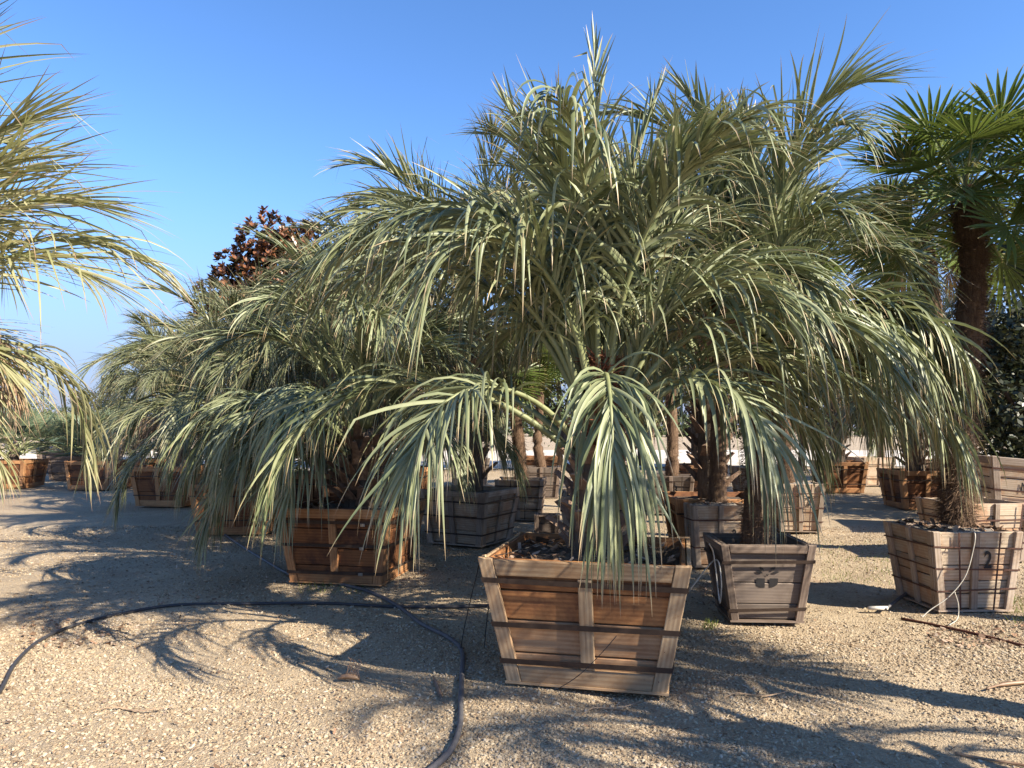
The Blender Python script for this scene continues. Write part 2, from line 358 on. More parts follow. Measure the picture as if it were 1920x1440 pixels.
# ---------------------------------------------------------------- crates
GROUP_BOX = 'wooden planter boxes of the nursery yard'
def crate(c, yaw, WT, DT, H, label, style='fresh', taper=.8, nplank=4, straps=(.2, .5, .8), strap_w=.03, strap_mat='strap', vstraps=(),
          mark=None, tilt=(0, 0), soil='soil', rail=True, mid=True, z0=.0, far=False, chipn=0, lipfill=.93, clip=False, loose=False):
    root = empty('planter_box', (c[0], c[1], z0), yaw, label, 'planter box', GROUP_BOX)
    root.rotation_euler = (tilt[0], tilt[1], yaw)
    rnd = random.Random(hash(label) & 0xffff if False else sum(map(ord, label)))
    rm = W[style + '_rail']; pm = W[style + '_plank']
    lift = .035
    def dims(v):                                    # half sizes at height fraction
        k = taper + (1 - taper) * v
        return WT / 2 * k - .05, DT / 2 * k - .05
    def board(name, k, pts, y0, y1, mat, ch=.004):
        """pts: four (u, v) corners, u metres from the face centre, v height fraction"""
        sgn = 1
        def P3(u, v, off):
            hw, hd = dims(v); z = lift + v * (H - lift)
            if k == 0: return Vector((u, -hd, z)), Vector((0, -1, 0))
            if k == 1: return Vector((hw, u, z)), Vector((1, 0, 0))
            if k == 2: return Vector((-u, hd, z)), Vector((0, 1, 0))
            return Vector((-hw, -u, z)), Vector((-1, 0, 0))
        c3 = [P3(u, v, 0)[0] for u, v in pts]; N = (c3[1] - c3[0]).cross(c3[3] - c3[0]).normalized(); out = P3(0, .5, 0)[1]
        if N.dot(out) < 0: N = -N
        cen = sum(c3, Vector()) / 4
        e1 = ((c3[1] + c3[2]) - (c3[0] + c3[3])) / 2; e2 = ((c3[2] + c3[3]) - (c3[0] + c3[1])) / 2
        xa = e1 if e1.length > e2.length else e2
        xa = (xa - N * xa.dot(N)).normalized(); za = xa.cross(N)
        L = [Vector(((p - cen).dot(xa), 0, (p - cen).dot(za))) for p in c3]
        def ins(p, d):
            return Vector((p.x - math.copysign(min(d, abs(p.x) * .5), p.x), 0, p.z - math.copysign(min(d, abs(p.z) * .5), p.z)))
        vs_ = [(p.x, y0, p.z) for p in L] + [(p.x, y1 - ch, p.z) for p in L] + [(ins(p, ch).x, y1, ins(p, ch).z) for p in L]
        fs = [(3, 2, 1, 0), (8, 9, 10, 11)] + [(i, (i + 1) % 4, 4 + (i + 1) % 4, 4 + i) for i in range(4)] + [(4 + i, 4 + (i + 1) % 4, 8 + (i + 1) % 4, 8 + i) for i in range(4)]
        me = bpy.data.meshes.new(name); me.from_pydata(vs_, [], fs); me.materials.append(mat); me.update()
        o = link(name, me, root)
        if name in ('plank', 'top_rail', 'batten', 'corner_post'):
            xa = (xa + za * rnd.uniform(-.006, .006) + N * rnd.uniform(-.003, .003)).normalized(); N = (N - xa * N.dot(xa)).normalized(); za = xa.cross(N)
        mm = Matrix((xa, N, za)).transposed().to_4x4(); mm.translation = cen; o.matrix_local = mm
        return o
    for k in range(4):
        def hw(v): return dims(v)[0 if k in (0, 2) else 1]
        main = k in (0, 2); ex = .022 if main else -.002
        edges = [0]
        for i in range(nplank): edges.append(edges[-1] + rnd.uniform(.8, 1.25))
        edges = [e / edges[-1] for e in edges]
        for i in range(nplank):
            a, b_ = edges[i] + .006, edges[i + 1] - .006; jy = rnd.uniform(-.004, .003)
            pmat = pm
            if style == 'fresh' and i in (0, 1): pmat = W['tan_plank']
            board('plank', k, [(-hw(a) - ex, a), (hw(a) + ex, a), (hw(b_) + ex, b_), (-hw(b_) - ex, b_)], jy - .002, .022 + jy, pmat)
        pe = .048 if main else .021; pw = .085 if WT > .95 else .06
        for s in (-1, 1):
            a, b_ = -.01, 1.004 + rnd.uniform(0, .01)
            pp = [(s * (hw(a) + pe), a), (s * (hw(a) + pe - pw), a), (s * (hw(b_) + pe - pw), b_), (s * (hw(b_) + pe), b_)]
            if s < 0: pp = [pp[0], pp[1], pp[2], pp[3]]
            board('corner_post', k, pp, .027, .052, rm)
        g_ = pe - pw - .003
        if rail:
            rh = .125 if style in ('fresh', 'red') else .1
            board('top_rail', k, [(-hw(1 - rh) - g_, 1 - rh), (hw(1 - rh) + g_, 1 - rh), (hw(1) + g_, 1.0), (-hw(1) - g_, 1.0)], .026, .05, rm)
            if style in ('fresh', 'red'):
                board('bottom_rail', k, [(-hw(0) - g_, 0.0), (hw(0) + g_, 0.0), (hw(.13) + g_, .13), (-hw(.13) - g_, .13)], .026, .048, rm)
        if mid:
            t_, bo = (.87, .135) if (rail and style in ('fresh', 'red')) else ((.895, -.01) if rail else (1, -.01)); mw = .04 if WT > .95 else .028
            u0 = rnd.uniform(-.02, .02)
            board('batten', k, [(u0 - mw, bo), (u0 + mw, bo), (u0 + mw, t_), (u0 - mw, t_)], .025, .05, rm)
        for u_ in vstraps:
            if k in (0, 1):
                board('strap', k, [(u_ * hw(0) - .007, -.01), (u_ * hw(0) + .007, -.01), (u_ * hw(1) + .007, 1.0), (u_ * hw(1) - .007, 1.0)], .0535, .0565, M[strap_mat], .0008)
    # horizontal straps round the box
    for v in straps:
        dz = strap_w / 2; Vs = []; jz = [rnd.uniform(-.012, .012) for _ in range(4)]
        for off in (.0545, .0575):
            for s in (-1, 1):
                hw_, hd_ = dims(v); z = lift + v * (H - lift)
                for q_, (a, b_) in enumerate(((-1, -1), (1, -1), (1, 1), (-1, 1))):
                    kk = (1 - taper) * s * dz / H * WT / 2
                    Vs.append((a * (hw_ + off + kk), b_ * (hd_ + off + kk), z + s * dz + jz[q_]))
        Fs = []
        for i in range(4):
            j = (i + 1) % 4
            Fs += [(8 + i, 8 + j, 12 + j, 12 + i), (i, 4 + i, 4 + j, j), (i, j, 8 + j, 8 + i), (4 + i, 12 + i, 12 + j, 4 + j)]
        me = bpy.data.meshes.new('strap'); me.from_pydata(Vs, [], Fs); me.materials.append(M[strap_mat]); me.update(); link('strap', me, root)
        if clip:
            hw_, hd_ = dims(v)
            o = board('strap_clip', 0, [(hw_ * .62 - .022, v - .02), (hw_ * .62 + .022, v - .02), (hw_ * .62 + .022, v + .02), (hw_ * .62 - .022, v + .02)], .058, .063, M['clip'], .002)
    if not far:                                  # nail heads where planks meet posts
        nv, nf_ = [], []; hw1 = lambda v, k: dims(v)[0 if k in (0, 2) else 1]
        for k in (0, 1, 3):
            for s in (-1, 1):
                for i in range(nplank * 2):
                    v = (i + .5 + rnd.uniform(-.15, .15)) / (nplank * 2); u = s * (hw1(v, k) - .005 + rnd.uniform(-.012, .012)); hw_, hd_ = dims(v); z = lift + v * (H - lift)
                    c3 = {0: (u, -hd_ - .0527, z), 1: (hw_ + .0527, u, z), 3: (-hw_ - .0527, -u, z)}[k]; b = len(nv)
                    for q_ in range(6):
                        a = q_ * 1.047; dx, dz = .0035 * math.cos(a), .0035 * math.sin(a)
                        nv.append((c3[0] + dx, c3[1], c3[2] + dz) if k == 0 else (c3[0], c3[1] + dx, c3[2] + dz))
                    nf_.append(tuple(range(b, b + 6)))
        me = bpy.data.meshes.new('nail_heads'); me.from_pydata(nv, [], nf_); me.materials.append(M['rust']); o = link('nail_heads', me, root); o['kind'] = 'stuff'
    # base and skids
    hw_, hd_ = dims(0)
    def slab(name, x0, x1, y0, y1, z0_, z1, mat):
        cx, cy, cz = (x0 + x1) / 2, (y0 + y1) / 2, (z0_ + z1) / 2
        v_ = [((x - cx), (y - cy), (z - cz)) for z in (z0_, z1) for (x, y) in ((x0, y0), (x1, y0), (x1, y1), (x0, y1))]
        me = bpy.data.meshes.new(name); me.from_pydata(v_, [], [(3, 2, 1, 0), (4, 5, 6, 7), (0, 1, 5, 4), (1, 2, 6, 5), (2, 3, 7, 6), (3, 0, 4, 7)]); me.materials.append(mat)
        o = link(name, me, root); o.location = (cx, cy, cz); return o
    slab('base_board', -hw_ - .055, hw_ + .055, -hd_ - .058, hd_ + .058, .014, .027, rm)
    if not far:
        for s in (-1, 1): slab('skid', -hw_ - .03, hw_ + .03, s * hd_ * .7 - .04, s * hd_ * .7 + .04, -.012, .012, rm)
    # soil
    n = 14; hw_, hd_ = dims(lipfill); hw_ -= .004; hd_ -= .004; zs = lift + lipfill * (H - lift)
    gx = np.linspace(-hw_, hw_, n); gy = np.linspace(-hd_, hd_, n); X, Y = np.meshgrid(gx, gy)
    r2 = (X / hw_) ** 2 + (Y / hd_) ** 2
    Z = zs + .05 * np.exp(-r2 * 2.5) - .02 + rg.normal(0, .006, X.shape)
    V = np.stack([X, Y, Z], -1).reshape(-1, 3); I, J = np.meshgrid(np.arange(n - 1), np.arange(n - 1)); b = (J * n + I).ravel()
    link('soil', mesh_np('soil', V, np.stack([b, b + 1, b + n + 1, b + n], -1), [M[soil]], smooth=True), root)
    if chipn:
        o = chips('mulch', chipn, 0, 0, hw_ * .97, hd_ * .97, zs + .012, (.01, .045), root); o['kind'] = 'stuff'
    if mark:
        ch, size, u0, v0, st = mark
        fc = bpy.data.curves.new('mark', 'FONT'); fc.body = ch; fc.size = size; fc.extrude = .0008; fc.offset = size * .02; fc.align_x = 'CENTER'; fc.align_y = 'CENTER'
        to = bpy.data.objects.new('mark', fc); col.objects.link(to)
        dg = bpy.context.evaluated_depsgraph_get(); me = bpy.data.meshes.new_from_object(to.evaluated_get(dg)); bpy.data.objects.remove(to)
        me.materials.clear(); me.materials.append(M['paint'])
        o = link('stencil_mark', me, root)
        hwv, hdv = dims(v0); z = lift + v0 * (H - lift)
        sl_ = math.atan2((dims(1)[1] - dims(0)[1]), H - lift)
        o.location = (u0, -hdv - .0315 / math.cos(sl_) if st == 0 else -hdv - .0535, z); o.rotation_euler = (math.pi / 2 + sl_ * 1.0, 0, 0); o.scale = (.8, 1.15, 1)
        o['label'] = 'black stencilled "%s" painted on the front boards' % ch
    return root, dims, H, lift

# ---------------------------------------------------------------- fronds
def unit(a): return a / (np.linalg.norm(a, axis=-1, keepdims=True) + 1e-9)
def frond_geo(r, L, e0, bend, pet=.25, LL=.6, w=.013, droop=2.5, n=60, m=6, fold=True, vang=.55, side=0., p=1.5, rad=.02, var=.5, af=1.):
    K = 22; s = np.linspace(0, 1, K); el = e0 - bend * s ** p; hd = side * s ** 1.4
    T = np.stack([np.cos(el) * np.cos(hd), np.cos(el) * np.sin(hd), np.sin(el)], -1)
    S = np.stack([-np.sin(hd), np.cos(hd), 0 * hd], -1); U = np.cross(T, S)
    P = np.vstack([[0, 0, 0], np.cumsum((T[1:] + T[:-1]) / 2 * L / (K - 1), axis=0)])
    sv, sf = tube_geo(P, np.interp(s, [0, .08, .25, 1], [rad * 1.9, rad * 1.15, rad, rad * .15]), 5)
    t = pet + (1 - pet) * (np.arange(n) + .5) / n; t = np.repeat(t, 2); sg = np.tile([1., -1.], n); N = 2 * n
    t = np.clip(t + r.normal(0, .3 / n, N), pet, .998); q = (t - pet) / (1 - pet)
    def ip(A): return np.stack([np.interp(t, s, A[:, i]) for i in range(3)], -1)
    Pi, Ti, Si, Ui = ip(P), unit(ip(T)), unit(ip(S)), unit(ip(U))
    ln = LL * np.interp(q, [0, .1, .4, .75, 1], [.5, .8, 1, .85, .55]) * r.uniform(.7, 1.12, N)
    a = af * (1 if vang < .42 else .68) * np.interp(q, [0, .5, 1], [R(58), R(38), R(10)]) + r.normal(0, .13, N)
    cl = np.cumsum(r.normal(0, 1, n)); cl = np.repeat(cl - np.convolve(cl, np.ones(7) / 7, 'same'), 2); a = np.clip(a + .09 * np.clip(cl, -2, 2), .03, 1.5)
    v = vang * (1 - .35 * q) + r.normal(0, .28, N)
    kink = np.where(r.random(N) < .12, r.integers(2, m, N), -1)
    D = unit(Ti * np.cos(a)[:, None] + (sg[:, None] * Si * np.cos(v)[:, None] + Ui * np.sin(v)[:, None]) * np.sin(a)[:, None])
    Wd = unit(Ti - (Ti * D).sum(1)[:, None] * D); Nn = np.cross(D, Wd)
    tw = r.normal(0, .5, N)[:, None]; Wd = unit(Wd * np.cos(tw) + Nn * np.sin(tw))
    dr = droop * np.exp(r.normal(0, var, N)); ds = ln / m; c = Pi.copy(); rows = []
    wp = np.interp(np.linspace(0, 1, m + 1), [0, .12, .45, .75, 1], [.55, 1, .92, .5, .02])
    lat = r.normal(0, .25, (N, 1)); ww = w * np.interp(q, [0, .2, .7, 1], [.7, 1, 1, .6]) * r.uniform(.85, 1.15, N)
    for j in range(m + 1):
        Nn = np.cross(D, Wd); hw = (ww * wp[j])[:, None]
        if fold: rows.append(np.stack([c - Wd * hw + Nn * hw * .45, c, c + Wd * hw + Nn * hw * .45], 1))
        else: rows.append(np.stack([c - Wd * hw, c + Wd * hw], 1))
        c = c + D * ds[:, None]
        f = (j + .5) / m
        D = unit(D + np.array([0, 0, -1.]) * (dr * ds * (.4 + 1.7 * f) + np.where(kink == j, 1.1, 0))[:, None] + Wd * lat * ds[:, None])
        Wd = unit(Wd - (Wd * D).sum(1)[:, None] * D)
    k = 3 if fold else 2
    V = np.stack(rows, 1).reshape(-1, 3)             # N, m+1, k
    base = (np.arange(N) * (m + 1) * k)[:, None]; f = []
    for j in range(m):
        for i in range(k - 1):
            f.append(np.stack([base + j * k + i, base + j * k + i + 1, base + (j + 1) * k + i + 1, base + (j + 1) * k + i], -1)[:, 0])
    F = np.stack(f, 1).reshape(-1, 4)
    uv = np.stack([np.repeat(r.random(N), (m + 1) * k), np.tile(np.repeat(np.linspace(0, 1, m + 1), k), N)], -1)
    return sv, sf, V, F, uv, N, (m + 1) * k
def frond_obj(root, geo, loc, az, leafm, stalkm='stalk', scale=1., split=False, merged=False, roll=0, label=None):
    sv, sf, V, F, uv, N, per = geo
    if merged:
        VV = np.vstack([sv, V]); FF = np.vstack([sf, F + len(sv)]); UU = np.vstack([np.full((len(sv), 2), .3), uv])
        me = mesh_np('frond', VV, FF, [M[stalkm], M[leafm]], UU, True, np.concatenate([np.zeros(len(sf)), np.ones(len(F))]))
        o = link('frond', me, root, loc, (roll, 0, az)); return o
    o = link('frond', mesh_np('frond', sv, sf, [M[stalkm]], smooth=True), root, loc, (roll, 0, az)); o.scale = (scale,) * 3
    if label: o['label'] = label
    if split:
        fp = len(F) // N; F0 = F[:fp]
        for i in range(N):
            sl_ = slice(i * per, (i + 1) * per)
            link('leaflet', mesh_np('leaflet', V[sl_], F0, [M[leafm]], uv[sl_], True), o)
    else:
        c = link('leaflets', mesh_np('leaflets', V, F, [M[leafm]], uv, True), o); c['kind'] = 'stuff'
    return o
LIB = {}
def lib(kind, leafm, stalkm='stalk'):
    """shared frond meshes for the palms farther back"""
    if (kind, leafm) in LIB: return LIB[(kind, leafm)]
    r = np.random.default_rng(abs(sum(map(ord, kind + leafm)))); out = []
    P = {'up': (R(83), R(80), .7, .78), 'mid': (R(66), R(132), 1.5, .84), 'low': (R(38), R(135), 2.6, .84), 'hang': (R(16), R(102), 3, .85), 'dead': (R(5), R(95), 9, .6)}[kind]
    for i in range(4):
        e0, bd, dr, LL = P
        geo = frond_geo(r, 2.3, e0 + r.normal(0, .06), bd + r.normal(0, .12), .24, LL, .009, dr, 60, 5, False, .5, r.normal(0, .25), {'up': 2.1, 'mid': 1.9}.get(kind, 1.5))
        sv, sf, V, F, uv, N, per = geo
        VV = np.vstack([sv, V]); FF = np.vstack([sf, F + len(sv)]); UU = np.vstack([np.full((len(sv), 2), .3), uv])
        out.append(mesh_np('frond', VV, FF, [M[stalkm], M[leafm]], UU, True, np.concatenate([np.zeros(len(sf)), np.ones(len(F))])))
    LIB[(kind, leafm)] = out
    return out

def butia_trunk(root, z0, z1, r0, r1, lean=(0, 0), boots=50, seed=1, bootlen=.2, bw=.055):
    n = 10; pts = [(lean[0] * (i / n) ** 1.3, lean[1] * (i / n) ** 1.3, max(z0 - .08, -.05) + (z1 - z0 + .08) * i / n) for i in range(n + 1)]
    rd = [r0 + (r1 - r0) * i / n for i in range(n + 1)]
    tube('trunk', pts, rd, M['bark'], root, 14)
    r = np.random.default_rng(seed); VS = []; FS = []
    for i in range(boots):
        f = (i + 3) / (boots + 3); a = i * 2.399; z = z0 + (z1 - z0) * f * .98; rr = (r0 + (r1 - r0) * f) * .92
        cx, cy = lean[0] * f ** 1.3, lean[1] * f ** 1.3
        out = np.array([math.cos(a), math.sin(a), 0]); sd = np.array([-math.sin(a), math.cos(a), 0]); Ls = bootlen * r.uniform(.6, 1.3); wb = bw * r.uniform(.8, 1.3)
        el = R(62) - .3 * r.random() ; d1 = out * math.cos(el) + np.array([0, 0, 1]) * math.sin(el); nn = np.cross(sd, d1)
        o = np.array([cx, cy, z]) + out * rr
        b = len(VS)
        for (t_, wd, th) in ((0, wb * 1.5, .03), (.5, wb * .95, .022), (1, wb * .62, .016)):
            c = o + d1 * Ls * t_ + out * (.05 * t_ * t_)
            for (su, sn) in ((-1, -.5), (0, .9), (1, -.5)): VS.append(c + sd * su * wd - nn * sn * th * 1.5)
        for j in range(2):
            for k in range(3):
                k2 = (k + 1) % 3; FS.append((b + j * 3 + k, b + j * 3 + k2, b + (j + 1) * 3 + k2, b + (j + 1) * 3 + k))
        FS.append((b + 6, b + 7, b + 8, b + 8))
    me = bpy.data.meshes.new('leaf_bases'); me.from_pydata([tuple(v) for v in VS], [], [tuple(dict.fromkeys(f)) for f in FS]); me.materials.append(M['boot']); me.update()
    o = link('leaf_bases', me, root); o['kind'] = 'stuff'
def hair(name, root, n, fn, mat, L=(.03, .08), down=.6, wd=.0012, seed=5):
    """fn(u in 0..1, angle) -> centre, radius ; thin fibres"""
    r = np.random.default_rng(seed); u = r.random(n); a = r.uniform(0, 6.283, n); V = []
    C = np.array([fn(x)[0] for x in u]); rad = np.array([fn(x)[1] for x in u])
    out = np.stack([np.cos(a), np.sin(a), 0 * a], -1); sd = np.stack([-np.sin(a), np.cos(a), 0 * a], -1)
    l = (L[0] + (L[1] - L[0]) * r.random(n) ** 2)[:, None]; d = unit(out * r.uniform(.4, 1, (n, 1)) + sd * r.normal(0, .6, (n, 1)) + np.array([0, 0, -1]) * r.normal(down, .6, (n, 1)))
    p = C + out * rad[:, None] * .98
    q = p + d * l; w_ = unit(np.cross(d, out) + 1e-3) * wd * 3
    V = np.stack([p - w_, p + w_, q + w_ * .3 - np.array([0, 0, .3]) * l * .3, q - w_ * .3 - np.array([0, 0, .3]) * l * .3], 1).reshape(-1, 3)
    o = link(name, mesh_np(name, V, np.arange(n * 4).reshape(-1, 4), [M[mat]], None), root); o['kind'] = 'stuff'
    return o

PALM_G = 'feathery silver green palms in boxes'
def palm(c, z0, zc, label, seed, spec=None, nf=(8, 11, 8), L=2.3, r0=.17, r1=.13, lean=(0, 0), leafm='butia_far', dead=0, hang=0, scale=1., boots=36, cat='palm', group=PALM_G):
    """palm of shared frond meshes: nf = upright, middle, low counts"""
    root = empty('feather_palm', (c[0], c[1], 0), 0, label, cat, group)
    butia_trunk(root, z0, zc, r0, r1, lean, boots, seed)
    r = np.random.default_rng(seed); k = 0
    for kind, n in zip(('up', 'mid', 'low', 'dead', 'hang'), (*nf, dead, hang)):
        ms = lib(kind, leafm if kind != 'dead' else 'butia_dead', 'stalk' if kind != 'dead' else 'stalk_dead'); a0 = r.uniform(0, 6.28)
        for i in range(n):
            az = a0 + i * 6.283 / max(n, 1) + r.normal(0, .22); zz = zc + {'up': .06, 'mid': 0, 'low': -.12, 'dead': -.25, 'hang': -.22}[kind] + r.normal(0, .03)
            o = link('frond', ms[int(r.integers(4))], root, (lean[0] + .06 * math.cos(az), lean[1] + .06 * math.sin(az), zz), (r.normal(0, .12), r.normal(0, .12), az))
            s_ = L / 2.3 * r.uniform(.85, 1.12) * scale; o.scale = (s_,) * 3
            if kind == 'dead': o['label'] = 'dry tan frond hanging below the green ones'
    return root
def hero_palm(c, z0, zc, label, seed, fronds, r0=.2, r1=.16, lean=(0, 0), leafm='butia', boots=60, name='feather_palm', group=PALM_G):
    """fronds: dicts with az (deg, 0 = right, 90 = away), e0, bend, L ..."""
    root = empty(name, (c[0], c[1], 0), 0, label, 'palm', group)
    butia_trunk(root, z0, zc, r0, r1, lean, boots, seed, .14 if seed == 21 else .2, .045)
    r = np.random.default_rng(seed)
    for f in fronds:
        az = R(f['az']); split = f.get('split', False)
        geo = frond_geo(r, f['L'], R(f['e0']), R(f['bend']), f.get('pet', .25), f.get('LL', .62), f.get('w', .0135), f.get('droop', 3), f.get('n', 56), f.get('m', 7), True,
                        f.get('v', .5), R(f.get('side', 0)), f.get('p', 1.5), f.get('rad', .021), f.get('var', .45), f.get('af', 1.))
        zz = zc + f.get('dz', 0); o_ = f.get('out', .07)
        frond_obj(root, geo, (lean[0] + o_ * math.cos(az), lean[1] + o_ * math.sin(az), zz), az, f.get('mat', leafm), f.get('stalk', 'stalk'), split=split, label=f.get('label'))
    return root
def auto_fronds(seed, n_up, n_mid, n_low, L, LL=.62, az_bias=None, **kw):
    r = np.random.default_rng(seed); out = []
    for kind, n in (('u', n_up), ('m', n_mid), ('l', n_low)):
        a0 = r.uniform(0, 360)
        for i in range(n):
            az = a0 + 360 * i / n + r.normal(0, 12)
            d = {'u': dict(e0=84 + r.normal(0, 4), bend=84 + r.normal(0, 20), p=2.1, droop=.5 + .8 * r.random(), v=.45, dz=.18, out=.03),
                 'm': dict(e0=72 + r.normal(0, 6), bend=134 + r.normal(0, 14), p=2.0, droop=1.3 + r.random() * 1.2, dz=.05, out=.07),
                 'l': dict(e0=42 + r.normal(0, 7), bend=118 + r.normal(0, 12), droop=2.5 + r.random() * 2, dz=-.15, out=.11)}[kind]
            d.update(az=az, L=L * r.uniform(.85, 1.1), LL=LL * r.uniform(.9, 1.1), side=r.normal(0, 14)); d.update(kw); out.append(d)
    return out

# ---------------------------------------------------------------- fan palms
def fan_geo(r, Rr=.5, nseg=38, span=R(310), pet=.55, e0=R(50), pbend=R(25), tilt=R(20), wfac=1., droop=.5, m=4, split_at=.45):
    K = 8; s = np.linspace(0, 1, K); el = e0 - pbend * s; T = np.stack([np.cos(el), 0 * el, np.sin(el)], -1)
    P = np.vstack([[0, 0, 0], np.cumsum(T[1:] * pet / (K - 1), axis=0)])
    sv, sf = tube_geo(P, np.linspace(.011, .006, K), 4)
    eh = el[-1] - tilt; X_ = np.array([math.cos(eh), 0, math.sin(eh)]); Y_ = np.array([0, 1., 0]); Z_ = np.cross(X_, Y_)
    th = np.linspace(-span / 2, span / 2, nseg); N = nseg
    D = np.cos(th)[:, None] * X_ + np.sin(th)[:, None] * Y_ + Z_ * (.16 + .1 * np.abs(np.sin(th)))[:, None] + r.normal(0, .03, (N, 3)); D = unit(D)
    Wd = unit(-np.sin(th)[:, None] * X_ + np.cos(th)[:, None] * Y_); Wd = unit(Wd - (Wd * D).sum(1)[:, None] * D)
    ln = Rr * (.82 + .18 * np.cos(th * .6)) * r.uniform(.93, 1.05, N); c = np.repeat(P[-1][None], N, 0) + D * .01
    rows = []; step = span / nseg; fr = np.linspace(0, 1, m + 1)
    for j in range(m + 1):
        f = fr[j]; rr = ln * f
        full = rr * step * .5 * 1.02; cap = Rr * split_at * step * .5 * wfac
        hw = np.where(f <= split_at, full, cap * max(.04, (1 - (f - split_at) / (1 - split_at)) ** .6)) + .0008; hw = hw[:, None]
        Nn = np.cross(D, Wd)
        rows.append(np.stack([c - Wd * hw + Nn * hw * .6, c, c + Wd * hw + Nn * hw * .6], 1))
        c = c + D * (ln / m)[:, None]
        if j > m * .4: D = unit(D + np.array([0, 0, -1.]) * (droop * np.exp(r.normal(0, .4, N)) * ln / m)[:, None] * 1.5)
    V = np.stack(rows, 1).reshape(-1, 3); k = 3; base = (np.arange(N) * (m + 1) * k)[:, None]; f = []
    for j in range(m):
        for i in range(2): f.append(np.stack([base + j * k + i, base + j * k + i + 1, base + (j + 1) * k + i + 1, base + (j + 1) * k + i], -1)[:, 0])
    F = np.stack(f, 1).reshape(-1, 4)
    uv = np.stack([np.repeat(r.random(N) * .3 + .35 * r.random(), (m + 1) * k), np.tile(np.repeat(fr, k), N)], -1)
    VV = np.vstack([sv, V]); FF = np.vstack([sf, F + len(sv)]); UU = np.vstack([np.full((len(sv), 2), .3), uv])
    return VV, FF, UU, np.concatenate([np.zeros(len(sf)), np.ones(len(F))])
FANS = {}
def fanlib(kind, mat, **kw):
    if kind in FANS: return FANS[kind]
    r = np.random.default_rng(len(kind) * 7 + 1); out = []
    for i in range(4):
        VV, FF, UU, mi = fan_geo(r, **kw); out.append(mesh_np('fan_leaf', VV, FF, [M['stalk'], M[mat]], UU, False, mi))
    FANS[kind] = out; return out
FAN_G = 'fan palms with hairy trunks'
def fan_palm(c, path, rad, label, seed, n=26, Rr=.5, fibre=4500, young=2, dead=4, droopdeg=85, group=FAN_G, scale=1.0):
    """path: trunk points relative to the base"""
    root = empty('fan_palm', (c[0], c[1], 0), 0, label, 'fan palm', group)
    pts = catmull(path, 6); rr = np.interp(np.linspace(0, 1, len(pts)), [0, .5, .9, 1], [rad * 1.15, rad, rad * 1.05, rad * .7])
    rj = np.random.default_rng(seed); tube('trunk', pts, rr * (1 + rj.normal(0, .04, len(rr))), M['fibre'], root, 14)
    A = np.array([tuple(p) for p in pts]); uu = np.linspace(0, 1, len(pts))
    def fn(u): return np.array([np.interp(u, uu, A[:, i]) for i in range(3)]), float(np.interp(u, uu, rr))
    if fibre: hair('trunk_fibre', root, int(fibre * 1.4), fn, 'fibre', (.025, .13), .5, .0008, seed)
    top = pts[-1]
    for i in range(n):
        f = i / n; az = i * 2.399 + rj.normal(0, .2); pitch = R(12) - R(droopdeg) * f ** 1.2 + rj.normal(0, .08)
        kind = 'trachy%d' % int(round(Rr * 100)); ms = fanlib(kind, 'fan', Rr=Rr, pet=Rr * 1.05)
        o = link('fan_leaf', ms[int(rj.integers(4))], root, (top.x + .05 * math.cos(az), top.y + .05 * math.sin(az), top.z - .25 * f), (0, 0, 0))
        o.rotation_euler = (Matrix.Rotation(az, 3, 'Z') @ Matrix.Rotation(-pitch, 3, 'Y') @ Matrix.Rotation(rj.normal(0, .2), 3, 'X')).to_euler()
        s_ = rj.uniform(.85, 1.1) * scale; o.scale = (s_,) * 3
    for i in range(young):
        ms = fanlib('young', 'fan_young', Rr=.42, pet=.45, e0=R(75), tilt=R(-10), droop=.1)
        o = link('fan_leaf', ms[i % 4], root, tuple(top), (0, 0, rj.uniform(0, 6.28))); o['label'] = 'bright yellow green young fan leaf'
    for i in range(dead):
        ms = fanlib('deadfan', 'butia_dead', Rr=.42, pet=.35, e0=R(-20), tilt=R(45), droop=3)
        az = i * 2.2; o = link('fan_leaf', ms[i % 4], root, (top.x, top.y, top.z - .35), (0, 0, az)); o['label'] = 'dry brown fan leaf hanging against the trunk'
    return root
def bush_fan(c, z0, label, seed, n=60, s=1., group='low bluish fan palms in boxes'):
    root = empty('low_fan_palm', (c[0], c[1], 0), 0, label, 'fan palm', group); r = np.random.default_rng(seed)
    tube('trunk', [(0, 0, z0 - .1), (0, 0, z0 + .15), (.02, 0, z0 + .35)], [.14, .13, .08], M['bark'], root, 8)
    for i in range(n):
        ms = fanlib('bush', 'fan_blue', Rr=.34, pet=.65, nseg=20, e0=R(60), tilt=R(0), droop=.15, span=R(200), wfac=1.2, m=3)
        o = link('fan_leaf', ms[int(r.integers(4))], root, (r.normal(0, .16), r.normal(0, .16), z0 + .05 + .25 * r.random()))
        o.rotation_euler = (Matrix.Rotation(r.uniform(0, 6.28), 3, 'Z') @ Matrix.Rotation(r.uniform(-.5, .9) , 3, 'Y')).to_euler(); q_ = s * r.uniform(.7, 1.1); o.scale = (q_,) * 3
    return root

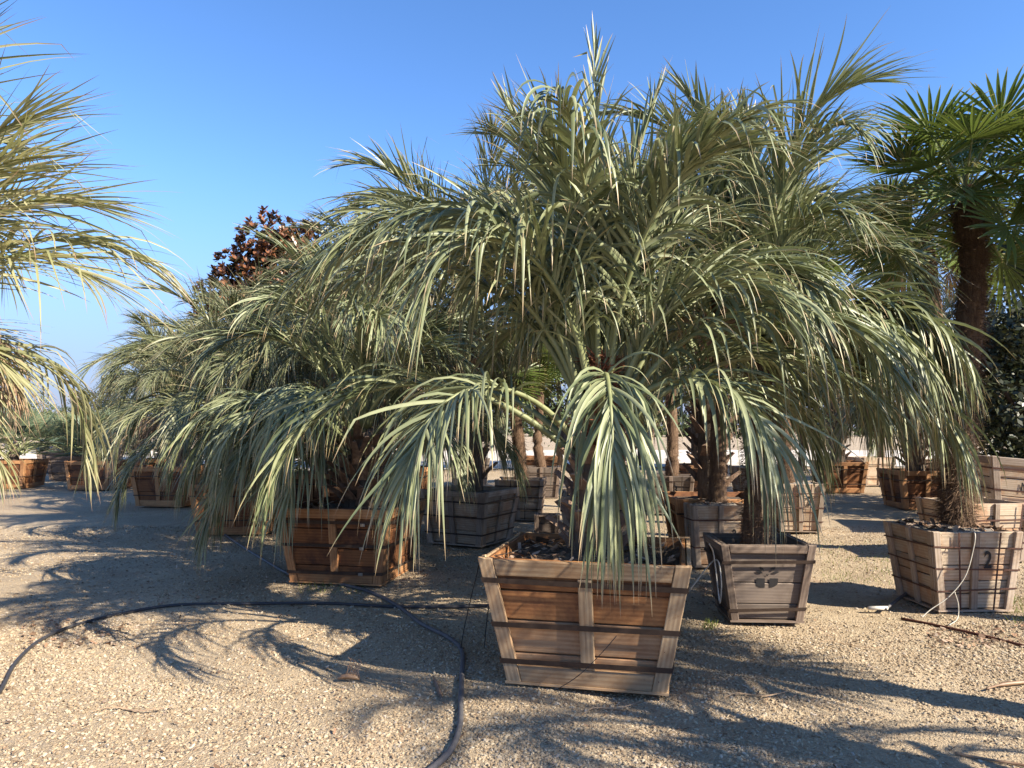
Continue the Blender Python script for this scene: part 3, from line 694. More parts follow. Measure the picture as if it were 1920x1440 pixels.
# ---------------------------------------------------------------- broadleaf trees
TREES = {}
def leaf_cloud(r, n, blobs, size, aspect=.5):
    k = len(blobs); bi = r.integers(0, k, n); B = np.array([b[:3] for b in blobs])[bi]; Rb = np.array([b[3] for b in blobs])[bi]; zs = np.array([b[4] if len(b) > 4 else 1. for b in blobs])[bi]
    d = unit(r.normal(0, 1, (n, 3))); rad = Rb * (.45 + .6 * r.random(n) ** .5) * (1 + .25 * np.sin(d[:, 0] * 7 + d[:, 2] * 5 + bi))
    off = d * rad[:, None]; off[:, 2] *= zs; C = B + off
    # twig clusters
    nrm = unit(d + r.normal(0, .7, (n, 3)) + [0, 0, .3]); ax_ = unit(np.cross(nrm, r.normal(0, 1, (n, 3)))); bx_ = np.cross(nrm, ax_)
    s = size * r.uniform(.6, 1.3, n)[:, None]
    V = np.stack([C - ax_ * s, C + bx_ * s * aspect, C + ax_ * s, C - bx_ * s * aspect], 1).reshape(-1, 3)
    uv = np.stack([np.repeat(r.random(n), 4), np.tile([0, .5, 1., .5], n)], -1)
    return V, np.arange(n * 4).reshape(-1, 4), uv
def tree(c, kind, label, s=1., rz=0, group='trees along the back of the yard', squash=1.):
    if kind not in TREES:
        r = np.random.default_rng(sum(map(ord, kind)) + 3)
        mat = 'tree_dark' if kind.startswith('dark') else 'tree_mid'
        if 'col' in kind: blobs = [(r.normal(0, .35), r.normal(0, .35), .8 + .42 * i, .95 - .06 * i if i > 4 else .95, 1) for i in range(12)]
        else: blobs = [(r.normal(0, 1.2), r.normal(0, 1.2), r.uniform(1.6, 4.8), r.uniform(.5, 1.15), .9) for i in range(16)]
        V, F, uv = leaf_cloud(r, 11000, blobs, .075)
        TREES[kind] = mesh_np('crown', V, F, [M[mat]], uv)
        tv, tf = [], []
    root = empty('tree', (c[0], c[1], 0), rz, label, 'tree', group); root.scale = (s, s, s * squash)
    link('crown', TREES[kind], root)
    tube('trunk', [(0, 0, -.1), (.05, 0, 1.2), (0, .05, 2.4), (.1, 0, 3.6)], [.13, .1, .08, .03], M['bark'], root, 8)
    for k in range(4):
        a = k * 1.7 + rz; tube('limb', [(0, 0, 1.2 + .3 * k), (.5 * math.cos(a), .5 * math.sin(a), 1.9 + .3 * k), (1.1 * math.cos(a), 1.1 * math.sin(a), 2.7 + .3 * k)], [.06, .045, .015], M['bark'], root, 6)
    return root

#SCENE
# ================================================================= THE PLACE
# ---- front box and its big palm
bA = G(1112, 1304) + Vector((.06, .49, 0)); YA = R(-13)
crate(bA, YA, 1.2, 1.14, .75, 'large fresh pine and orange board planter box nearest the camera', 'fresh', .77, 4, (.17, .47, .82), .03, chipn=260, lipfill=.92, soil='soil')
cA = bA + Vector((.0, .05, 0))
F_A = auto_fronds(11, 9, 12, 7, 2.5, .78, w=.0108, n=56)
F_A = [f for f in F_A if not (190 < f['az'] % 360 < 350 and f['e0'] < 73)]
for f in F_A:
    if -75 < (f['az'] + 180) % 360 - 180 < 85: f['L'] *= .78
    if 110 < f['az'] % 360 < 250 and f['e0'] > 76: f['L'] *= .8
F_A += [dict(az=266, e0=60, bend=172, L=1.6, p=1.0, LL=.9, w=.012, droop=3.6, n=44, m=9, split=True, dz=.12, side=2, pet=.34, v=.1, af=.72, var=.6, label='drooping frond hanging over the front of the box'),
        dict(az=206, e0=62, bend=140, L=1.85, p=1.25, LL=.9, w=.0115, droop=2.8, n=48, m=9, split=True, dz=-.2, side=35, pet=.42, v=.25, var=.6, label='long frond arching left towards the camera'),
        dict(az=322, e0=58, bend=145, L=1.45, p=1.15, LL=.9, w=.012, droop=3.6, n=44, m=9, split=True, dz=.05, side=-12, pet=.36, v=.2, var=.6, label='frond drooping in front of the dark palm trunk'),
        dict(az=345, e0=62, bend=126, L=2.1, LL=1.0, w=.0125, droop=3, n=56, m=9, dz=.05, side=-10, v=.25, var=.5),
        dict(az=4, e0=46, bend=98, L=2.0, LL=.9, w=.0115, droop=2.6, n=50, m=8, dz=.0, side=-8, v=.25),
        dict(az=25, e0=52, bend=105, L=2.0, LL=.85, w=.011, droop=2.5, n=50, m=8, dz=.0, v=.3),
        dict(az=190, e0=74, bend=118, L=2.5, LL=.85, w=.0115, droop=2.2, n=50, m=8, dz=.05, v=.3),
        dict(az=222, e0=82, bend=118, L=2.15, LL=.88, w=.0125, droop=4, n=42, m=9, dz=.15, v=.25, side=-10),
        dict(az=255, e0=89, bend=100, L=2.35, LL=.72, w=.014, droop=4.5, n=44, m=8, dz=.15, v=.3),
        dict(az=300, e0=84, bend=85, L=2.2, LL=.72, w=.014, droop=3, n=44, m=7, dz=.15, v=.4),
        dict(az=165, e0=70, bend=112, L=2.6, LL=.8, w=.014, droop=3.5, n=48, m=7, dz=.05, v=.35),
        dict(az=90, e0=90, bend=8, L=2.5, LL=.5, w=.014, droop=.15, n=36, m=6, dz=.2, v=.9, out=.02),
        dict(az=20, e0=86, bend=18, L=2.2, LL=.55, w=.014, droop=.3, n=36, m=6, dz=.2, v=.8, out=.02),
        dict(az=170, e0=84, bend=26, L=2.2, LL=.55, w=.014, droop=.4, n=36, m=6, dz=.2, v=.8, out=.02),
        ]
pA = hero_palm(cA, .66, 1.42, 'largest silver green palm, its fronds spilling over the nearest pine box', 21, F_A, .15, .12, (.06, .02), boots=34)
hair('crown_fibre', pA, 1800, lambda u: (np.array([.06, .02, 1.3 + .65 * u]), .13 - .05 * u), 'redfibre', (.04, .14), -.9, .0022, 9)
tube('crown_shaft', [(.05, .02, 1.25), (.06, .02, 1.6), (.07, .02, 1.98)], [.12, .085, .03], M['redfibre'], pA, 8)

# ---- box with the plant emblem, slim dark trunk
bH = G(1444, 1172) + Vector((0, .29, 0)); YH = R(-3)
rootH, dimsH, HH, liftH = crate(bH, YH, .72, .7, .61, 'dull brown box stencilled with a potted plant emblem, right of the nearest box', 'dull', .76, 4, (.13, .78), .024, 'strap' if False else 'strap', lipfill=.86, mid=False, chipn=40)
def face_shape(root, dims, H, lift, polys, name, label, off=.0275):
    Vs, Fs = [], []
    for poly in polys:
        b = len(Vs)
        for (u, v) in poly:
            vf = v / H; Vs.append((u, -dims(vf)[1] - off, lift + vf * (H - lift)))
        Fs.append(tuple(range(b, b + len(poly))))
    me = bpy.data.meshes.new(name); me.from_pydata(Vs, [], Fs); me.materials.append(M['paint']); o = link(name, me, root); o['label'] = label
    return o
em = []
def leafp(cx, cy, a, L, w_): 
    return [(cx + L * t * math.cos(a) - s * w_ * math.sin(a) * math.sin(math.pi * t), cy + L * t * math.sin(a) + s * w_ * math.cos(a) * math.sin(math.pi * t)) for s, ts in ((-1, (0, .25, .5, .75, 1)), (1, (.75, .5, .25))) for t in ts]
for cx_, cy_, a, L in ((-.03, .372, 168, .055), (-.022, .385, 132, .05), (.022, .385, 48, .05), (.03, .372, 12, .055)): em.append(leafp(cx_ * 1.1, cy_ + .006, R(a), L * 1.08, .012))
em.append([(-.014, .372), (0, .35), (.014, .372), (0, .366)])
em.append([(-.082, .335), (-.017, .335), (-.017, .258), (-.055, .258), (-.082, .272)])
em.append([(.017, .335), (.082, .335)] + [(.017 + .065 * math.cos(R(t)), .303 - .045 * math.sin(R(t))) for t in (0, 22, 45, 68, 90)])
face_shape(rootH, dimsH, HH, liftH, em, 'emblem', 'dark stencilled emblem of a leafy plant in a pot')
pts = [AT(1433, 1030, bH.y) - Vector(bH), AT(1428, 900, bH.y) - Vector(bH), AT(1425, 760, bH.y) - Vector(bH), AT(1420, 640, bH.y) - Vector(bH)]
F_H = auto_fronds(31, 9, 10, 8, 2.1, .76, w=.0105, n=54)
for f in F_H:
    if -70 < (f['az'] + 180) % 360 - 180 < 100: f['L'] *= .68
F_H += [dict(az=-20, e0=20, bend=85, L=1.5, LL=.95, droop=5, w=.012, n=50, v=.1), dict(az=-10, e0=8, bend=80, L=1.45, LL=.95, droop=4, w=.012, n=54, v=.1, dz=-.1), dict(az=-28, e0=2, bend=74, L=1.6, LL=.95, droop=4, w=.012, n=50, v=.1, dz=-.15), dict(az=14, e0=4, bend=78, L=1.4, LL=.9, droop=4, w=.011, n=50, v=.1, dz=-.1), dict(az=-50, e0=25, bend=95, L=1.4, LL=.9, droop=5, w=.012, n=46, v=.1), dict(az=-5, e0=32, bend=100, L=1.6, LL=.95, droop=4.5, w=.015, n=56, v=.2), dict(az=20, e0=40, bend=120, L=1.5, LL=.85, droop=4, n=56, v=.3), dict(az=-35, e0=30, bend=100, L=1.6, LL=.8, droop=4, n=50, v=.2),
        dict(az=80, e0=86, bend=20, L=2.0, LL=.62, w=.019, droop=.5, n=40, dz=.2, v=.7, out=.02), dict(az=200, e0=84, bend=30, L=1.9, LL=.62, w=.019, droop=.6, n=40, dz=.2, v=.6, out=.02), dict(az=150, e0=82, bend=30, L=1.95, LL=.62, w=.019, droop=.8, n=40, dz=.2, v=.6, out=.02)]
pH = empty('feather_palm', (bH.x, bH.y, 0), 0, 'palm on a slim dark shaggy trunk in the box with the plant emblem', 'palm', PALM_G)
zt = pts[-1].z; zb = .5
tp = catmull([(0, 0, zb), (pts[1].x * .7, 0, (zb + zt) * .45), (pts[2].x, 0, zt * .8), (pts[3].x, 0, zt)], 6)
tube('trunk', tp, np.linspace(.115, .095, len(tp)), M['fibre'], pH, 14)
hair('trunk_fibre', pH, 3500, lambda u: (np.array([pts[3].x * u * .9, 0, zb + (zt - zb) * u]), .11), 'fibre', (.02, .07), .1, .001, 4)
r_ = np.random.default_rng(77)
for f in F_H:
    geo = frond_geo(r_, f['L'], R(f['e0']), R(f['bend']), .25, f['LL'], f.get('w', .0135), f['droop'], f.get('n', 56), 7, True, f.get('v', .5), R(f.get("side", 0)), f.get("p", 1.5), .02)
    frond_obj(pH, geo, (pts[3].x + .06 * math.cos(R(f['az'])), .06 * math.sin(R(f['az'])), zt + f.get('dz', 0)), R(f['az']), 'butia')

# ---- left middle red brown box with its stubby palm
bB = Vector((-1.60, 7.62, 0)); YB = R(-11)
crate(bB, YB, 1.16, 1.16, .74, 'dark red brown box with silver strap clips, left of the nearest box', 'red', .8, 4, (.13, .48, .8), .03, chipn=160, clip=True)
F_B = auto_fronds(41, 9, 12, 9, 2.0, .76, w=.0095, n=54) + [dict(az=232, e0=36, bend=115, L=1.7, LL=.85, droop=3, n=54, dz=-.2, v=.2, w=.01), dict(az=215, e0=16, bend=98, L=1.75, LL=.85, droop=3, n=54, dz=-.25, v=.2, w=.0095), dict(az=175, e0=14, bend=95, L=1.8, LL=.85, droop=3, n=54, dz=-.25, v=.2, w=.0095), dict(az=248, e0=22, bend=108, L=1.4, LL=.85, droop=3, n=50, dz=-.25, v=.2, w=.0095), dict(az=238, e0=40, bend=130, L=1.35, LL=.85, droop=6, n=46, dz=-.2, v=.1, w=.01), dict(az=195, e0=35, bend=110, L=1.9, LL=.85, droop=5, n=50, dz=-.2, v=.1, w=.01), dict(az=250, e0=50, bend=130, L=1.7, LL=.75, droop=5, n=50, dz=-.1, v=.25), dict(az=225, e0=55, bend=140, L=1.5, LL=.75, droop=6, n=40, dz=-.1, v=.25), dict(az=215, e0=42, bend=125, L=1.9, LL=.75, droop=6, n=50, dz=-.1, v=.25)]
pB = hero_palm(bB + Vector((.1, 0, 0)), .68, 1.45, 'palm on a thick pinkish stump in the dark red brown box', 45, F_B, .2, .22, (-.05, 0), boots=60)

# ---- near left palm, trunk outside the picture
pL = (-4.5, 5.15)
crate(pL, R(8), 1.1, 1.1, .72, 'planter box of the near left palm, past the left edge of the picture', 'red', .8)
F_L = auto_fronds(53, 4, 8, 5, 2.4, .8, w=.012, n=44)
F_L = [f for f in F_L if not (-70 < ((f['az'] + 180) % 360 - 180) < 50)]
F_L += [dict(az=-22, e0=58, bend=62, L=1.9, LL=1.2, droop=.15, w=.011, n=52, v=.0, dz=.3, var=.3), dict(az=-45, e0=72, bend=50, L=2.1, LL=1.15, droop=.15, w=.01, n=46, v=.1, dz=.5, var=.3),
        dict(az=-8, e0=40, bend=70, L=1.7, LL=1.15, droop=.5, w=.011, n=50, v=.0, dz=.3), dict(az=-32, e0=22, bend=70, L=1.25, LL=1.1, droop=.9, n=46, v=.1, dz=.1, w=.01),
        dict(az=-15, e0=68, bend=60, L=1.9, LL=1.1, droop=.2, n=50, v=.1, dz=.4, w=.01), dict(az=-38, e0=48, bend=60, L=1.6, LL=1.15, droop=.2, n=50, v=.1, dz=.25, w=.011), dict(az=-20, e0=12, bend=65, L=1.3, LL=1.0, droop=1.0, n=46, v=.1, dz=.1, w=.01),
        dict(az=2, e0=62, bend=80, L=1.8, LL=1.1, droop=.4, n=50, v=.1, dz=.35, w=.01), dict(az=-70, e0=70, bend=60, L=2.0, LL=1.1, droop=.3, n=46, v=.1, dz=.45, w=.01),
        dict(az=-28, e0=84, bend=52, L=2.3, LL=1.1, droop=.3, n=46, v=.1, dz=.55, w=.01), dict(az=-14, e0=18, bend=62, L=1.45, LL=1.05, droop=1.0, n=50, v=.1, dz=.15, w=.0105), dict(az=-42, e0=8, bend=70, L=1.35, LL=1.0, droop=1.6, n=50, v=.1, dz=.05, w=.0105), dict(az=-5, e0=28, bend=110, L=1.6, LL=.7, droop=5, w=.009, n=60, v=0, dz=.15, mat='butia_dead', stalk='stalk_dead', label='second dry tan frond hanging at the left edge'),
        dict(az=10, e0=50, bend=85, L=2.0, LL=.95, droop=1.4, n=40, v=.2, dz=.3, w=.011), dict(az=-60, e0=80, bend=60, L=2.1, LL=1.0, droop=.4, n=36, v=.2, dz=.6, w=.011),
        dict(az=-2, e0=25, bend=105, L=1.3, LL=.6, droop=7, n=60, v=0, dz=.1, w=.009, mat='butia_dead', stalk='stalk_dead', label='dry pinkish tan frond hanging below the green ones'),
        dict(az=-30, e0=5, bend=70, L=1.1, LL=.7, droop=3, n=50, v=0, dz=-.1, w=.01), dict(az=8, e0=-5, bend=60, L=1.2, LL=.7, droop=3, n=50, v=0, dz=-.2, w=.01), dict(az=-15, e0=-15, bend=50, L=1.1, LL=.65, droop=2, n=46, v=0, dz=-.35, w=.01)]
for f in F_L:
    f['n'] = int(f.get('n', 50) * .82)
    if f['e0'] <= 34 and f['dz'] < .25: f['L'] *= .8; f['LL'] *= .88
hero_palm(pL, .66, 1.9, 'close palm at the left edge, yellowish fronds reaching into the sky', 55, F_L, .2, .17, leafm='butia_left')

# ---- right box with hairy fan palm
bI = G(1812, 1152) + Vector((.09, .35, 0)); YI = R(2)
crate(bI, YI, .75, .76, .66, 'pale weathered box with rusty wires and a big stencilled 2, holding the hairy trunk', 'grey', .82, 5, (.25, .52, .8), .012, 'strap_rust', (.56, -.5), ('2', .17, .10, .62, 0), soil='soil_pale', rail=False, chipn=200, lipfill=.99)
P = lambda px, py: AT(px, py, bI.y) - Vector((bI.x, bI.y, 0))
tI = [P(1798, 1000), P(1792, 900), P(1806, 720), P(1825, 500), P(1808, 350)]; tI[0].z = .55
fan_palm(bI, tI, .105, 'tall fan palm with a curved hairy trunk, right side against the sky', 61, 30, .56, 9000, 4, 0, droopdeg=80)

# ---- boxes behind
crate(G(878, 1026) + Vector((0, .45, 0)), R(-28), 1.0, 1.0, .70, 'grey tan box behind the long arching frond, right of the dark red brown box', 'grey', .8, 4, (.2, .5, .8), .02, 'strap', (), far=True)
crate(G(978, 977) + Vector((0, .35, 0)), R(-6), .80, .80, .66, 'grey box with black cross straps, left behind the nearest palm', 'grey', .84, 5, (.25, .55, .85), .018, 'strap', (.3, -.4), far=True, rail=False)
crate(G(1018, 935) + Vector((0, .4, 0)), R(-4), .8, .8, .66, 'shaded box with a black cross strap, farthest left behind the nearest palm', 'dull', .85, 4, (.4, .8), .02, 'strap', (.2,), far=True, rail=False)
crate(G(1268, 966) + Vector((0, .35, 0)), R(-14), .8, .8, .67, 'brown box with stencilled 3 between the nearest palm and the slim dark trunk', 'tan' if False else 'dull', .82, 4, (.2, .5, .85), .016, 'strap', (-.55, .55), ('3', .17, .08, .62, 0), far=True, rail=False)
crate(G(1352, 1066) + Vector((0, .3, 0)), R(3), .66, .66, .67, 'stained tan box with a pale mulch top directly behind the emblem box', 'grey', .86, 4, (.3, .75), .014, 'strap_rust', (), ('2', .13, .14, .5, 0), soil='soil_pale', rail=False, chipn=60, lipfill=.99)
crate(G(1508, 1000) + Vector((0, .3, 0)), R(-8), .68, .68, .70, 'sunlit whitish box with stencilled 2, right behind the slim dark trunk', 'grey', .82, 4, (.2, .5, .8), .014, 'strap_rust', (-.3, .5), ('2', .15, .12, .62, 0), soil='soil_pale', far=True, rail=False, lipfill=.99)
crate((5.35, 8.7, 0), R(4), .84, .84, .66, 'weathered box with stencilled 2 peeking out behind the hairy palm box', 'grey', .84, 4, (.3, .7), .018, 'strap_rust', (.8,), ('2', .2, -.05, .62, 0), far=True, rail=False)
crate((7.25, 10.6, 0), R(-12), 1.5, 1.5, 1.02, 'biggest brown box at the right edge, tipped to one side', 'grey', .76, 4, (.25, .55, .85), .022, 'strap_rust', (), ('N', .16, -.3, .6, 0), tilt=(0, R(5)), z0=.04, far=True)
crate(G(1000, 1004) + Vector((-.05, .15, 0)) + Vector((.25, 0, 0)), R(-5), .36, .3, .28, 'small empty wooden crate on the gravel behind the nearest palm', 'dull', .95, 2, (), far=True, mid=False, lipfill=.5)
FARB = [  # px, base distance, width, height, style, label
    (330, 14.6, 1.15, .77, 'red', 'dark box under the palms with the tan drooping frond, far left middle'),
    (455, 10.9, 1.15, .72, 'red', 'mostly hidden orange box left of the dark red brown box'),
    (600, 13.2, 1.1, .72, 'red', 'hidden box between the two big left palms'),
    (1308, 16.5, .95, .7, 'red', 'orange box lit by the sun in the middle distance'),
    (1420, 15.5, .95, .7, 'grey', 'pale box behind the slim dark trunk in the middle distance'),
    (1568, 17.5, 1.05, .72, 'red', 'dark red box seen through hanging fronds, right middle distance'),
    (1628, 19.5, .9, .74, 'grey', 'pale yellowish box right of the dark red one in the middle distance'),
    (1712, 14.0, 1.0, .72, 'red', 'red brown box behind the dense hanging fronds at right'),
    (1775, 18.5, 1.1, .72, 'grey', 'pale box far behind the hairy palm trunk'),
    (1130, 17.5, 1.0, .72, 'grey', 'pale box in the middle distance straight behind the nearest palm'),
    (760, 15.0, 1.0, .72, 'red', 'reddish box in the middle distance behind the stump palm'),
    (880, 19.5, 1.0, .72, 'grey', 'pale far box seen over the grey tan box'),
    (1010, 20.5, 1.0, .72, 'red', 'reddish far box just left of the nearest palm stalks'),
]
fb = []
for i, (px, d, w_, h, st, lab) in enumerate(FARB):
    x = (px - 960) / FPX * d
    crate((x, d), R(-8 + (i * 37) % 23), w_, w_, h, lab, st, .82, 3, (.25, .75), .02, 'strap', (), far=True, rail=(st == 'red')); fb.append((x, d, h))
# left row of low fan palms
ROW = [(195, 18.4, 'nearest low fan palm of the left row, in the sunlit orange box'), (150, 21.5, 'second low fan palm of the left row'), (133, 25, 'third low fan palm of the left row'), (120, 29, 'fourth low fan palm of the left row'), (108, 33.5, 'farthest low fan palm of the left row')]
for i, (px, d, lab) in enumerate(ROW):
    x = (px - 960) / FPX * d
    crate((x, d), R(3 if i else -6), 1.16, 1.16, .7, lab.replace('low fan palm', 'planter box').replace(', in the sunlit orange box', ', sunlit and orange'), 'red' if i < 1 else 'dull', .88, 3, (.3, .75) if i else (.4,), .02, far=True)
    bush_fan((x, d), .7, lab, 100 + i, 75 if i < 2 else 50, 1.15)
crate((-12.6, 18.8), R(5), 1.16, 1.16, .7, 'sunlit orange box at the left edge behind the near fronds', 'red', .88, 3, (.4,), .02, far=True)
bush_fan((-12.6, 18.8), .7, 'low fan palm at the left edge behind the near fronds', 120, 60, 1.3)
crate((-14.2, 25.5), R(2), 1.16, 1.16, .7, 'second box at the left edge, farther down the lane', 'dull', .88, 3, (.4,), .02, far=True)
bush_fan((-14.2, 25.5), .7, 'low fan palm at the left edge, farther down the lane', 121, 50, 1.3)

# green weeds in the damp shade
rgw = np.random.default_rng(12); Vw = []; 
for (px0, px1, py0, py1, k) in ((1540, 1700, 1015, 1095, 420), (1890, 1940, 1120, 1170, 160), (560, 680, 1090, 1112, 120), (1320, 1345, 1165, 1180, 60), (220, 420, 930, 975, 160)):
    for _ in range(k):
        p = G(rgw.uniform(px0, px1), rgw.uniform(py0, py1)); a = rgw.uniform(0, 6.28); h = rgw.uniform(.015, .06); t_ = rgw.normal(0, .02, 2); z = float(ghz(p.x, p.y))
        dx, dy = .003 * math.cos(a), .003 * math.sin(a)
        Vw += [(p.x - dx, p.y - dy, z), (p.x + dx, p.y + dy, z), (p.x + t_[0] + dx * .3, p.y + t_[1] + dy * .3, z + h), (p.x + t_[0] - dx * .3, p.y + t_[1] - dy * .3, z + h)]
tag(link('grass', mesh_np('grass', np.array(Vw), np.arange(len(Vw)).reshape(-1, 4), [M['fan_young']], np.full((len(Vw), 2), .3))), 'thin green weeds sprouting on the damp gravel between the boxes', 'grass', kind='stuff')
# ---- palms in the boxes behind
def px_x(px, d): return (px - 960) / FPX * d
_palm = palm
def palm(c, z0, zc, label, seed, **k):
    if z0 == 0 and seed < 300:
        crate((c[0], c[1]), R(-10 + seed % 7 * 4), 1.05, 1.05, .7, 'planter box under the ' + label.split(',')[0], 'red' if seed % 2 else 'grey', .82, 3, (.25, .75), .02, far=True); z0 = .66
    return _palm(c, z0, zc, label, seed, **k)
palm(G(878, 1026) + Vector((0, .45, 0)), .65, 3.1, 'palm in the grey tan box, its crown left behind the nearest palm', 201, nf=(11, 15, 11), hang=6, L=2.5)
fan_palm(G(978, 977) + Vector((0, .35, 0)), [(0, 0, .55), (-.03, 0, 1.1), (-.1, 0, 1.8), (-.15, 0, 2.7)], .1, 'fan palm with a thin trunk in the grey cross strapped box', 202, 24, .5, 1500, 0, 3)
fan_palm(G(1018, 935) + Vector((0, .4, 0)), [(0, 0, .55), (-.1, 0, 1.2), (-.05, 0, 2.2), (-.1, 0, 3.4)], .1, 'fan palm with a dark thin trunk in the farthest cross strapped box', 203, 24, .5, 1000, 0, 3)
fan_palm(G(1268, 966) + Vector((0, .35, 0)), [(0, 0, .55), (.03, 0, 1.3), (0, 0, 2.4), (.05, 0, 3.6)], .1, 'fan palm rising from the box with stencilled 3', 204, 26, .52, 1200, 0, 3)
fan_palm(G(1352, 1066) + Vector((.05, .3, 0)), [(0, 0, .6), (.02, 0, 1.2), (.05, 0, 2.2), (.05, 0, 3.1)], .085, 'fan palm in the tan box behind the emblem box', 205, 26, .5, 1200, 1, 3)
fan_palm(G(1508, 1000) + Vector((-.1, .3, 0)), [(0, 0, .6), (-.05, 0, 1.4), (-.06, 0, 2.6), (0, 0, 3.9)], .11, 'fan palm with a brown trunk in the sunlit whitish box', 206, 28, .54, 2500, 1, 3)
fan_palm((5.35, 8.7, 0), [(0, 0, .55), (-.15, 0, 1.5), (-.35, 0, 2.6), (-.45, 0, 3.9)], .1, 'fan palm behind the hairy one at right', 207, 24, .52, 1500, 0, 2)
fan_palm((5.15, 5.2, 0), [(0, 0, .0), (0, 0, 1.4), (0, 0, 2.4), (-.05, 0, 3.25)], .11, 'fan palm whose big leaves enter at the upper right edge', 208, 24, .64, 1500, 2, 0, droopdeg=70)
palm((px_x(455, 10.9), 10.9), .66, 1.6, 'wide palm in the mostly hidden orange box', 211, nf=(9, 15, 9), L=2.15, dead=1, hang=9)
palm((px_x(345, 14.6), 14.6), .7, 1.9, 'palm with a tan drooping frond at the far left middle', 212, nf=(9, 14, 9), L=1.95, dead=6, hang=7)
palm((px_x(600, 13.2), 13.2), .66, 2.2, 'taller palm behind and right of the wide left one', 213, nf=(10, 15, 9), hang=6, L=2.2, dead=2)
palm((px_x(480, 15.5), 15.5), 0, 2.5, 'palm just below the rusty magnolia', 214, nf=(10, 15, 9), L=2.2, dead=1)
palm((px_x(310, 19.5), 19.5), 0, 1.9, 'farthest grey green palm at the left end of the row', 215, nf=(8, 13, 9), hang=6, L=1.8, dead=2)
palm((px_x(330, 24), 24), 0, 2.8, 'palm peeking out behind the farthest left row palms', 216, nf=(7, 12, 8), L=2.4, dead=1)
palm((px_x(700, 10.6), 10.6), 0, 2.6, 'palm between the stump palm and the tall centre mass', 217, nf=(10, 15, 10), hang=8, L=2.1, dead=1)
palm((px_x(1130, 9.2), 9.2), 0, 3.0, 'palm straight behind the nearest palm', 218, nf=(9, 14, 10), L=2.4, dead=1)
palm((px_x(1345, 8.6), 8.9), 0, 2.75, 'palm behind the slim dark trunk, upright leaves against the sky', 219, nf=(9, 14, 10), L=2.1)
palm((px_x(1712, 14), 14), .66, 2.0, 'palm in the red brown box at right middle', 221, nf=(8, 12, 8), L=2.4, dead=1)
palm((px_x(760, 15), 15), .66, 2.4, 'palm in the reddish middle distance box', 222, nf=(8, 12, 8), L=2.5, dead=1)
palm((px_x(1308, 16.5), 16.5), .66, 2.4, 'palm in the orange middle distance box', 223, nf=(8, 12, 8), L=2.4, dead=1)
palm((px_x(1568, 17.5), 17.5), .66, 2.4, 'palm in the dark red middle distance box', 224, nf=(8, 12, 8), L=2.4, dead=1)

# ---- trees at the back
TT = [(1925, 12.2, 'darkcol', .82, 'dense dark tree at the right edge behind the big tipped box'), (1985, 14, 'darkcol2', 1.15, 'dark tree just past the right edge'), (1790, 21, 'darka', 1.1, 'dark tree behind the hairy palm trunk'),
      (1650, 24, 'darkb', 1.1, 'dark tree behind the right middle boxes'), (1500, 26, 'mida', 1.0, 'mid green tree behind the whitish box'), (1350, 27, 'darka', 1.15, 'dark tree behind the orange middle box'),
      (1200, 29, 'darkb', 1.0, 'dark tree behind the nearest palm, right of its stalks'), (1050, 26, 'mida', 1.1, 'mid green tree behind the nearest palm, left of its stalks'), (900, 28, 'darka', 1.0, 'dark tree behind the grey tan box palm'),
      (760, 26, 'darkb', 1.1, 'dark tree behind the stump palm'), (620, 29, 'mida', 1.1, 'mid green tree behind the left palms'), (430, 30, 'midb', 1.0, 'mid green tree behind the far left palms'), (330, 33, 'midb', .95, 'green tree showing above the far left palms'),
      (205, 42, 'darkb', .8, 'dark tree beyond the low fan palm row'), (135, 70, 'midb', .75, 'small distant tree left of the palm row'), (90, 95, 'mida', .7, 'tiny distant tree over the end of the lane'), (30, 62, 'midb', .95, 'distant tree over the lane at the left edge'), (-60, 55, 'mida', 1.0, 'distant tree hidden behind the near left fronds')]
for i, (px, d, k, s_, lab) in enumerate(TT):
    tree((px_x(px, d), d), k, lab, s_, i * 1.3)
# distant tree belt
r = np.random.default_rng(9); bl = [(x, 130 + r.normal(0, 6), 1.5 + r.random(), r.uniform(2.5, 4.5), .8) for x in np.arange(-140, 160, 4)]
V_, F_, U_ = leaf_cloud(r, 26000, bl, .5); o = link('distant_trees', mesh_np('distant_trees', V_, F_, [M['tree_mid']], U_)); tag(o, 'far belt of green trees along the horizon beyond the yard', 'trees', kind='stuff')

